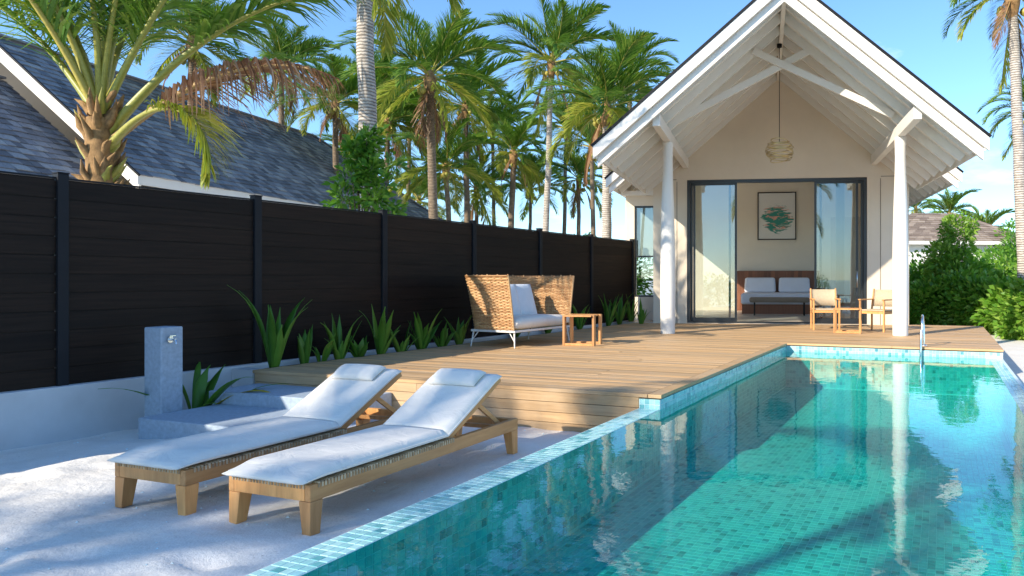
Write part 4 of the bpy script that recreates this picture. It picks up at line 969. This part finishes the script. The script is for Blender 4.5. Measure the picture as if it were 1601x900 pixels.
# palms on the beach side, behind the photographer (seen in the door panes, shading the sand)
THIN = ['up'] * 2 + ['hi'] * 4 + ['mid'] * 4 + ['flat'] * 4 + ['low'] * 2
for i, (x, y, z, L, lab, cls_) in enumerate(((-11.0, -12.3, 7.5, 2.9, 'beach palm shading the loungers', THIN[1:14]), (-6.9, -8.6, 7.6, 2.5, 'beach palm shading the middle of the pool', THIN[:10]), (-4.9, -12.0, 7.7, 2.6, 'beach palm shading the near end of the pool', THIN[2:12]),
                                       (2.7, -6.5, 6.3, 3.4, 'beach palm reflected in the glass door panes', CL))):
    palm((x, y, z), (-.6, -.8), L, lab, 50 + i, r=.105, group='coconut palms on the beach side', base_z=-1.2 if y < -9 else -.4, classes=cls_)

# near palm behind the fence: hand placed fronds
def near_palm():
    base = at(166, 300, 8.6); base.z = -.3; top = at(156, 185, 8.6)
    root = empty('coconut_palm', base); off = top - base
    b = MB(); pts = [off * (i / 10) for i in range(11)]; b.tube(pts, [.125 + .03 * math.sin(i * .9) ** 2 for i in range(11)], 14); b.build('trunk', M['fibre'], root)
    # fibrous old leaf bases
    rg = random.Random(6)
    for k in range(70):
        a = rg.uniform(0, 6.28); z = off.z - rg.uniform(-.2, 1.3); rr = .115; q = off * (z / off.z)
        p0 = Vector((q.x + math.cos(a) * rr * .8, q.y + math.sin(a) * rr * .8, z)); p1 = p0 + Vector((math.cos(a) * .10, math.sin(a) * .10, .12)); p2 = p1 + Vector((math.cos(a) * rg.uniform(.02, .10), math.sin(a) * rg.uniform(.02, .1), rg.uniform(.03, .16)))
        b = MB(); b.tube([p0, p1, p2], [rg.uniform(.035, .065), rg.uniform(.022, .045), .004], 6); b.build('leaf_base', M['fibre' if rg.random() < .75 else 'petiole'], root)
    def fr(az, el, dr, L, mats, seed, ll=.62, hang=.9, dead=False, z=0, n=80, lw=.034, bare=.22, ras=.05):
        me = frond_mesh('frond', L, R(el), R(dr), n, ll, mats, seed, lw=lw, hang=hang, dead=dead, seg=3, ras=ras, bare=bare)
        link('frond', me, root, off + Vector((0, 0, z)), (0, 0, R(YAW + az)))
    # az measured from the picture's right
    fr(4, 56, 58, 3.8, GR, 1, .85, 1.7, z=-.3, bare=.42, n=70, lw=.045, ras=.062)
    fr(-6, 40, 66, 3.3, DE, 2, 1.15, 3.2, True, z=-.4, n=110, lw=.030, bare=.28, ras=.055)
    fr(-14, 46, 150, 2.5, YG, 3, .62, 1.1, z=-.5, n=95, lw=.03, bare=.42)
    for k, (az, el, dr, L_, hg) in enumerate(((176, 52, 60, 4.2, 1.3), (165, 66, 50, 4.6, 1.2), (120, 82, 26, 4.6, .9), (70, 80, 34, 4.6, 1.0), (-80, 78, 45, 4.4, 1.2), (25, 70, 42, 4.6, 1.2), (-140, 70, 62, 4.4, 1.4), (-168, 66, 66, 4.2, 1.4), (145, 56, 62, 4.2, 1.3), (-45, 76, 50, 4.4, 1.3), (95, 66, 55, 4.4, 1.2), (-112, 72, 62, 4.3, 1.4), (0, 62, 46, 4.6, 1.3), (-95, 64, 80, 4.0, 1.5))):
        fr(az, el, dr, L_, YG if k == 7 else GR, 4 + k, 1.0, hg, n=92, lw=.034, bare=.2, ras=.042)
    tag(root, 'near coconut palm with thick fibrous trunk and a dead brown frond behind the fence', 'palm', 'coconut palms behind the fence')
near_palm()

def leaf_cloud(b, c, rad, n, size, rg, lump=.35, core=.55):
    c = Vector(c); s0 = rg.uniform(0, 50)
    for k in range(n):
        d = Vector((rg.gauss(0, 1), rg.gauss(0, 1), rg.gauss(0, 1))).normalized()
        r = (core + (1 - core) * rg.random() ** .5) * (1 + lump * noise.noise(d * 2.1 + Vector((s0, 0, 0))) + .25 * noise.noise(d * 5 + Vector((0, s0, 0))))
        p = c + Vector((d.x * rad[0], d.y * rad[1], d.z * rad[2])) * r
        if p.z < .02: continue
        out = (d + Vector((rg.uniform(-.7, .7), rg.uniform(-.7, .7), rg.uniform(-.2, .8)))).normalized(); sd = out.cross(Vector((rg.uniform(-1, 1), rg.uniform(-1, 1), rg.uniform(-1, 1)))).normalized()
        L = size * rg.uniform(.6, 1.3); w = L * rg.uniform(.38, .55); m = p + out * L * .5 + Vector((0, 0, .06 * L)); e = p + out * L - Vector((0, 0, .12 * L))
        b.add([p, m - sd * w / 2, e, m + sd * w / 2, ], [(0, 1, 2, 3)])
def bush(c, rad, n, size, label, seed, mat='bush_a', cat='bush', group=None, parts=6, name='shrub', stem=True, lump=.35):
    rg = random.Random(seed); root = empty(name, (c[0], c[1], 0)); b = MB()
    leaf_cloud(b, (0, 0, c[2]), rad, n // 2, size, rg, lump)
    for k in range(parts):
        a = rg.uniform(0, 6.28); q = rg.uniform(.35, .85); z = c[2] + rad[2] * rg.uniform(-.6, .85); leaf_cloud(b, (math.cos(a) * rad[0] * q, math.sin(a) * rad[1] * q, z), [x * rg.uniform(.3, .5) for x in rad], n // (2 * parts), size, rg)
    b.build('foliage', M[mat], root)
    if stem:
        b = MB()
        for k in range(5): a = rg.uniform(0, 6.28); b.tube([(.04 * math.cos(a), .04 * math.sin(a), -.1), (rad[0] * .3 * math.cos(a), rad[1] * .3 * math.sin(a), c[2] * .6), (rad[0] * .6 * math.cos(a), rad[1] * .6 * math.sin(a), c[2] + rad[2] * .3)], [.03, .02, .008], 6)
        b.build('stems', M['trunk_b'], root)
    tag(root, label, cat, group); return root
p = at(566, 300, 11.2); rgc = random.Random(5); cr_ = empty('climbing_shrub', (p.x, p.y, 0)); cb = MB(); st = MB()
for k in range(34):
    q = k / 33; zz = 2.0 + 1.65 * q; wid = .50 * math.sin(math.pi * min(1, .25 + .72 * q)) ** .8; a = rgc.uniform(0, 6.28); rr = wid * rgc.uniform(.2, 1.0)
    c_ = Vector((math.cos(a) * rr + .14 * q * RT.x, math.sin(a) * rr + .14 * q * RT.y, zz)); leaf_cloud(cb, c_, [rgc.uniform(.10, .22)] * 2 + [rgc.uniform(.10, .2)], rgc.randint(28, 62), .15, rgc, .6, .15)
    st.tube([(0, 0, 1.2), (c_.x * .5, c_.y * .5, (zz + 1.4) / 2), tuple(c_)], [.02, .014, .005], 5)
cb.build('foliage', M['bush_a'], cr_); st.build('stems', M['trunk_b'], cr_); tag(cr_, 'ragged leafy climbing shrub above the fence beside the tall bare trunk', 'bush')
HG = 'shrubs forming the hedge beyond the deck'
hed = [(1440, 455, 19.5, 1.0, 1.15), (1478, 440, 19.6, 1.0, 1.35), (1500, 395, 20.5, .95, 2.1), (1520, 450, 19, 1.0, 1.2), (1556, 448, 18.4, 1.0, 1.25), (1590, 452, 17.6, 1.0, 1.2), (1625, 455, 16.6, 1.0, 1.3), (1660, 452, 16, 1.0, 1.35), (1535, 430, 21.5, 1.1, 1.6), (1590, 425, 21, 1.1, 1.7), (1450, 430, 23, 1.2, 1.9), (1640, 420, 21, 1.2, 1.9)]
labs = ['shrub beside the white porch post in the hedge', 'shrub below the brown hip roof in the hedge', 'tallest shrub of the hedge rising over the roof line', 'shrub in front of the tallest one in the hedge', 'round shrub along the white sand path in the hedge', 'dark low shrub at the hedge end near the white sand', 'shrub past the tall ringed palm in the hedge', 'last shrub along the sand in the hedge', 'rear shrub between the tallest one and the ringed palm', 'rear shrub below the ringed palm trunk', 'rear shrub hiding the far villa wall', 'rear shrub right behind the ringed palm']
for i, ((px, py, Z, r, h), lab) in enumerate(zip(hed, labs)):
    p = at(px, 437, Z); bush((p.x, p.y, h * .52), (r * .82, r * .82, h * .56), 3600 if i < 8 else 2600, .19, lab, 20 + i, 'hedge' if i in (0, 3, 5, 8, 10) else 'bush_y', 'shrub', HG, 12, lump=.55)
p = at(1497, 370, 20.5); bush((p.x, p.y, 2.5), (.42, .42, .8), 1700, .13, 'slender leafy shoots on top of the tallest hedge shrub', 60, 'bush_y', 'shrub', HG, 7)
for i, (px, Z, h) in enumerate(((1570, 40, 2.9), (1600, 36, 3.2), (1620, 44, 4.2), (1440, 34, 1.9))):
    p = at(px, 437, Z); bush((p.x, p.y, h * .55), (2.0, 2.0, h * .55), 3000, .26, ['distant rounded tree right of the far villa', 'distant tree behind the ringed palm base', 'distant tall tree at the far right', 'distant shrub below the far villa eave'][i], 80 + i, 'bush_a', 'tree', 'distant trees beyond the hedge', 8, 'tree')
# green mass far behind the fence between palms
for i, (px, Z, h, r) in enumerate(((470, 34, 3.4, 2.6), (640, 38, 3.6, 2.8), (760, 42, 3.8, 3.0), (880, 44, 3.6, 3.0), (960, 40, 3.4, 2.4))):
    p = at(px, 437, Z); bush((p.x, p.y, h * .5), (r, r, h * .55), 3600, .3, ['rounded tree behind the grey roof end', 'rounded tree behind the dry skirted palm trunk', 'rounded tree behind the small grey green palm', 'rounded tree behind the slim pale palm trunk', 'rounded tree behind the villa wing'][i], 90 + i, 'bush_a', 'tree', 'low trees far behind the fence', 8, 'tree')
# beach shrubs behind the photographer, mirrored in the panes
for i, (x, y, h) in enumerate(((-1.2, -4.6, 1.5), (.2, -5.2, 1.2), (4.2, -5.4, 1.4), (-2.6, -5.4, 1.3))):
    bush((x, y, h * .5), (.8, .8, h * .55), 1400, .13, ['beach shrub behind the pool end', 'low beach shrub behind the pool end', 'beach shrub near the reflected palm', 'beach shrub nearest the shading palms'][i], 120 + i, 'bush_a', 'shrub', 'shrubs on the beach side', 6)

# strap leaved plants along the fence
def strap_plant(px, py, hpx, nleaf, label, seed, z=DZ - .05, spread=.35, yellow=0, w=.055, group='strap leaved plants along the fence', pos=None, droop=.75):
    c0 = Vector(pos) if pos else None
    if c0 is None:
        Z = 1108 * (CZ - DZ) / (py - 437); c0 = at(px, py, Z); c0.x = max(c0.x, fencex(c0.y) + .12) if c0.x > fencex(c0.y) + .3 or True else c0.x
        c0.x = min(c0.x, fencex(c0.y) + .28); c0.z = z
        zc = c0.x * FW.x + c0.y * FW.y
    else: zc = c0.x * FW.x + c0.y * FW.y
    H = hpx / 1108 * zc; root = empty('strap_leaf_plant', c0); rg = random.Random(seed)
    for k in range(nleaf):
        az = k * 2.39996 + rg.uniform(-.4, .4); L = H * rg.uniform(.45, 1.12); tilt = spread * rg.uniform(.25, 1.2); d = Vector((math.cos(az) * math.sin(tilt), math.sin(az) * math.sin(tilt), math.cos(tilt)))
        # keep the leaves on this side of the fence
        if d.x < -.12: d.x *= .25; d.normalize()
        P = []; pos_ = Vector((math.cos(az) * .03, math.sin(az) * .03, 0)); n = 9; bend = droop * rg.uniform(.2, 1.6)
        for i in range(n + 1):
            P.append(pos_.copy()); pos_ = pos_ + d * L / n; h = Vector((d.x, d.y, 0)); h = h.normalized() if h.length > .01 else Vector((1, 0, 0)); d = (d + h * bend * .16 * (i / n) - Vector((0, 0, 1)) * bend * .22 * (i / n) ** 1.5).normalized()
        sd = Vector((-math.sin(az), math.cos(az), 0)); ww = w * rg.uniform(.8, 1.25); cut = rg.random() < .35
        ws = [ww * (.35 + .8 * math.sin(math.pi * min(1, i / n * .9 + .1))) * (1 if i < n - 2 else (.75, .45, .06 if not cut else .35)[i - n + 2]) for i in range(n + 1)]
        b = MB(); strip(b, P, ws, sd, fold=-.0)
        for i in range(n + 1): # shallow channel
            a = Vector(b.v[i * 3 + 1]); b.v[i * 3 + 1] = tuple(a - Vector((math.cos(az), math.sin(az), .2)) * ws[i] * -.18)
        o = b.build('leaf', M['strap_y' if k < yellow else 'strap'], root); s_ = o.modifiers.new('s', 'SOLIDIFY'); s_.thickness = .003
    tag(root, label, 'plant', group)
SP = [(428, 573, 118, 8, 'tall strap leaved plant at the deck corner by the steps', .34), (476, 566, 56, 5, 'short strap leaved plant next to the tall corner plant', .2), (530, 560, 66, 11, 'bushy strap leaved plant third along from the steps', .42),
      (602, 553, 72, 11, 'strap leaved plant third before the sofa along the fence', .45), (664, 545, 66, 11, 'strap leaved plant second before the sofa along the fence', .5), (718, 536, 52, 8, 'strap leaved plant right behind the sofa end', .4),
      (778, 524, 40, 9, 'low strap leaved plant under the sofa back', .5), (830, 518, 40, 9, 'low strap leaved plant behind the sofa middle', .5), (880, 512, 40, 8, 'low strap leaved plant behind the sofa far end', .5),
      (935, 507, 46, 10, 'strap leaved plant past the small table by the fence', .42), (958, 505, 46, 10, 'strap leaved plant second from the fence end', .4), (982, 503, 40, 9, 'strap leaved plant at the fence end post', .4)]
SP += [(503, 563, 44, 6, 'small strap leaved clump between the second and third fence plants', .5), (566, 557, 40, 6, 'small strap leaved clump before the fourth fence plant', .6), (634, 549, 46, 7, 'small strap leaved clump behind the lounger pillow', .55), (694, 541, 38, 6, 'small strap leaved clump just before the sofa', .55)]
for i, (px, py, h, n, lab, spd) in enumerate(SP): strap_plant(px, py, h * 1.15, n + 2, lab, 200 + i, spread=spd, w=.085 if i == 0 else .068)
w = hw(-.98, 2.75); strap_plant(0, 0, 42, 9, 'light green strap leaved plant in front of the wing window', 230, pos=(w.x, w.y, DZ - .03), spread=.3)
strap_plant(0, 0, 135, 12, 'arching broad leaved plant with a yellow leaf beside the shower', 231, pos=(-7.12, 5.05, -.03), spread=.95, yellow=1, w=.075, droop=1.5)
# a few dry leaves and pebbles on the sand
rg = random.Random(77)
b = MB()
for k in range(260):
    x = rg.uniform(-7.2, -2.6); y = rg.uniform(1.6, 5.6); z = gz(x, y); s_ = rg.uniform(.004, .013)
    b.add([(x - s_, y, z), (x, y - s_, z), (x + s_ * 1.2, y, z), (x, y + s_, z), (x, y, z + s_ * .8)], [(0, 1, 4), (1, 2, 4), (2, 3, 4), (3, 0, 4)])
o = b.build('coral_bits', M['grout']); tag(o, 'small coral bits strewn on the sand by the loungers', kind='stuff')
